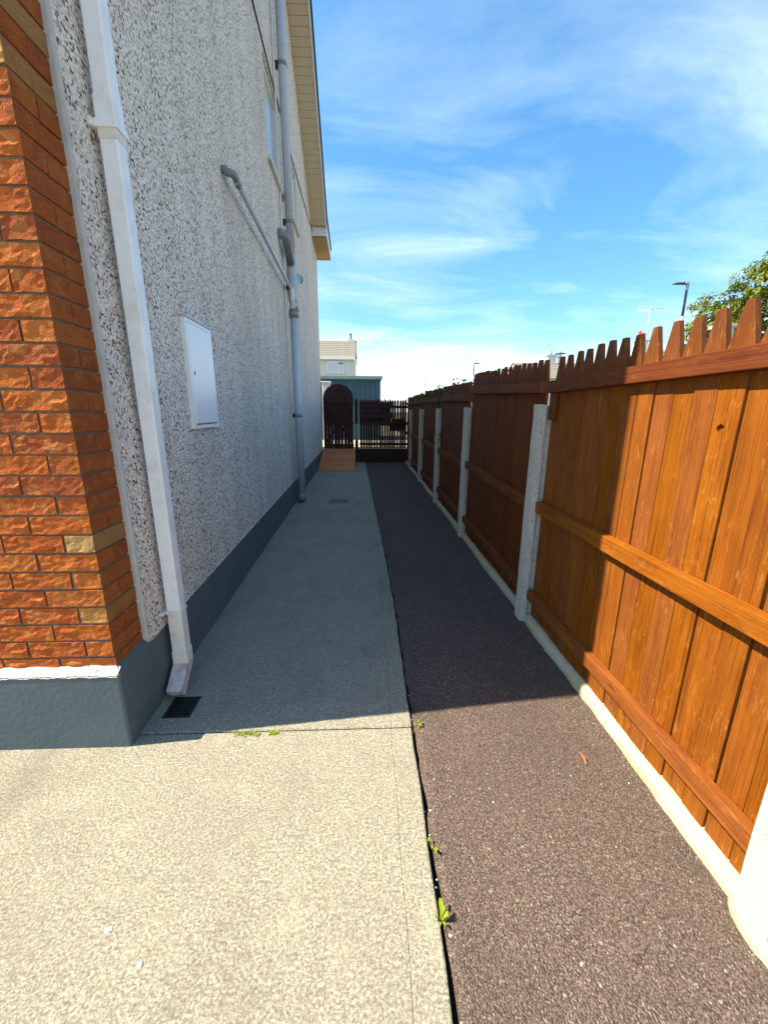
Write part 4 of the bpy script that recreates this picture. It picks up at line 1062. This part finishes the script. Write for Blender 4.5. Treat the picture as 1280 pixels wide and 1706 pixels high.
for y in (-3, -1.8, -.6, .6, 1.8, 2.7): add_tube(bm, [(0, y, -.05), (.03, y + .05, .8), (0, y, 1.5)], [.03, .022, .01], 6)
bm_obj('stems', bm, M_BARK, hd)

# ---------------------------------------------------------------- weeds, pebbles, twig
def weed(loc, leaves, label):
    bm = bmesh.new()
    for ang, L, Wd, lift in leaves:
        L *= 0.72; Wd *= 0.66; lift *= 1.2
        d = Vector((math.cos(ang), math.sin(ang), 0)); s = Vector((-d.y, d.x, 0))
        pr2 = []
        for t, ww, z in ((0, .12, 0), (.3, .45, lift), (.6, 1.0, lift * 1.7), (.85, .7, lift * 1.75), (1.0, .05, lift * 1.4)):
            c = d * L * t + Vector((0, 0, z)); pr2.append((c - s * Wd * ww / 2 + Vector((0, 0, .003 * ww)), c, c + s * Wd * ww / 2 + Vector((0, 0, .003 * ww))))
        pv_ = None
        for p in pr2:
            q = [bm.verts.new(x) for x in p]
            if pv_:
                for k in (0, 1): bm.faces.new((pv_[k], pv_[k + 1], q[k + 1], q[k]))
            pv_ = q
    o = bm_obj('weed', bm, M_WEED, loc=loc, smooth=True); return meta(o, label, 'weed', 'weeds in the joints of the paving')
weed((0.203, 0.800, -0.012), [(1.45, .058, .020, .016), (0.1, .036, .024, .014), (3.3, .030, .012, .012), (-1.2, .034, .012, .010), (-1.9, .026, .012, .008), (.9, .03, .016, .02)], 'larger yellow green weed with four leaves in the joint beside the asphalt')
weed((0.206, 1.000, -0.014), [(-1.2, .050, .018, .012), (1.9, .030, .014, .010), (-1.6, .030, .014, .014), (2.6, .02, .01, .012)], 'small green weed higher up the joint between path and asphalt')
weed((0.226, 1.525, -0.010), [(.2, .040, .012, .006), (-.6, .035, .012, .006), (1.2, .03, .012, .01), (2.9, .03, .010, .006), (-1.5, .03, .01, .005), (.7, .045, .01, .004)], 'dry yellowish weed at the shadow line beside the path corner')
def moss(x0, x1, y, label):
    bm = bmesh.new()
    for _ in range(90):
        p = Vector((R.uniform(x0, x1), y + R.gauss(0, .007), R.uniform(-.002, .006)))
        leaf_quad(bm, p, rv() + Vector((0, 0, 1.2)), rv(), R.uniform(.008, .018), R.uniform(.005, .010))
    o = bm_obj('weed', bm, M_WEED, recalc=False); meta(o, label, 'weed', 'weeds in the joints of the paving')
moss(-0.60, -0.48, 1.492, 'longer tuft of tiny green weeds in the slab joint, nearer the drain')
moss(-0.445, -0.405, 1.495, 'short tuft of tiny green weeds in the middle of the slab joint')
bm = bmesh.new()
def pebble(x, y, z, r):
    s = bmesh.ops.create_icosphere(bm, subdivisions=1, radius=r)
    for v in s['verts']: v.co = Vector((v.co.x * R.uniform(.8, 1.3), v.co.y * R.uniform(.8, 1.2), v.co.z * .6)) + Vector((x, y, z))
for _ in range(26):
    y = R.uniform(0.55, 5); pebble(edge_x(y) + R.uniform(.004, .03), y, -0.012, R.uniform(.002, .0045))
for _ in range(34): pebble(R.uniform(.25, 1.06), R.uniform(.5, 5.5), -0.005, R.uniform(.0015, .0035))
for _ in range(30): pebble(R.uniform(-1.0, .15), R.uniform(1.9, 6.5), 0.002, R.uniform(.003, .006))
for _ in range(18): pebble(R.uniform(-1.3, .15), R.uniform(.5, 1.4), 0.001, R.uniform(.002, .004))
meta(bm_obj('loose_pebbles', bm, M_STONE), 'scattered pale pebbles lying on the path and asphalt', 'pebbles', kind='stuff')
bm = bmesh.new()
add_tube(bm, [(0, 0, 0.004), (.004, .03, .008), (.002, .062, .005)], [.004, .007, .002], 6)
meta(bm_obj('dry_leaf', bm, M_TWIG, loc=(0.895, 1.285, -0.004)), 'small curled orange brown leaf lying on the sunlit asphalt', 'leaf')
for (x, y, r), lb in zip(((-0.724, 0.810, .0105), (-0.599, 0.733, .009)), ('larger white gum spot on the sunlit concrete', 'smaller cream gum spot on the sunlit concrete, nearer the frame bottom')):
    bm = bmesh.new(); n = 12
    pts = [(r * R.uniform(.75, 1.15) * math.cos(k * 2 * math.pi / n), r * R.uniform(.7, 1.0) * math.sin(k * 2 * math.pi / n)) for k in range(n)]
    top = [bm.verts.new((a * .7, b_ * .7, .0035)) for a, b_ in pts]; bot = [bm.verts.new((a, b_, 0)) for a, b_ in pts]
    bm.faces.new(top)
    for k in range(n): bm.faces.new((bot[k], bot[(k + 1) % n], top[(k + 1) % n], top[k]))
    meta(bm_obj('gum_spot', bm, M_STONE, loc=(x, y, .001)), lb, 'gum spot')

ac = empty('access_cover', (-0.455, 6.22, 0), 'dark rectangular access cover set in the shaded path near the soil pipe', 'access cover', rotz=0.02)
box('cover', (-0.15, -0.13, -0.01), (0.15, 0.13, 0.004), M_COVER, ac, bevel=0.003)
box('lifting_slot', (-0.03, -0.012, 0.0035), (0.03, 0.012, 0.0052), M_BLACK, ac)
near_panel = [o for o in bpy.data.objects if o.name == 'fence_panel'][0]
nm = None
for zc, xx in ((0.826, -0.0425), (0.80, -0.0425), (0.21, -0.0405), (1.552, -0.0415)):
    for k in range(8):
        y = -0.78 + k * 0.212 + R.uniform(-.03, .03)
        if nm is None:
            bm = bmesh.new(); bmesh.ops.create_cone(bm, cap_ends=True, segments=6, radius1=0.0028, radius2=0.0028, depth=0.002)
            bmesh.ops.rotate(bm, verts=bm.verts, cent=(0, 0, 0), matrix=Matrix.Rotation(math.pi / 2, 3, 'Y'))
            nm = bpy.data.meshes.new('nail'); bm.to_mesh(nm); bm.free(); nm.materials.append(M_DSTEEL)
        o = bpy.data.objects.new('nail', nm); link(o, near_panel); o.location = (xx, y, zc + R.uniform(-.008, .008) - 0.004 * y)
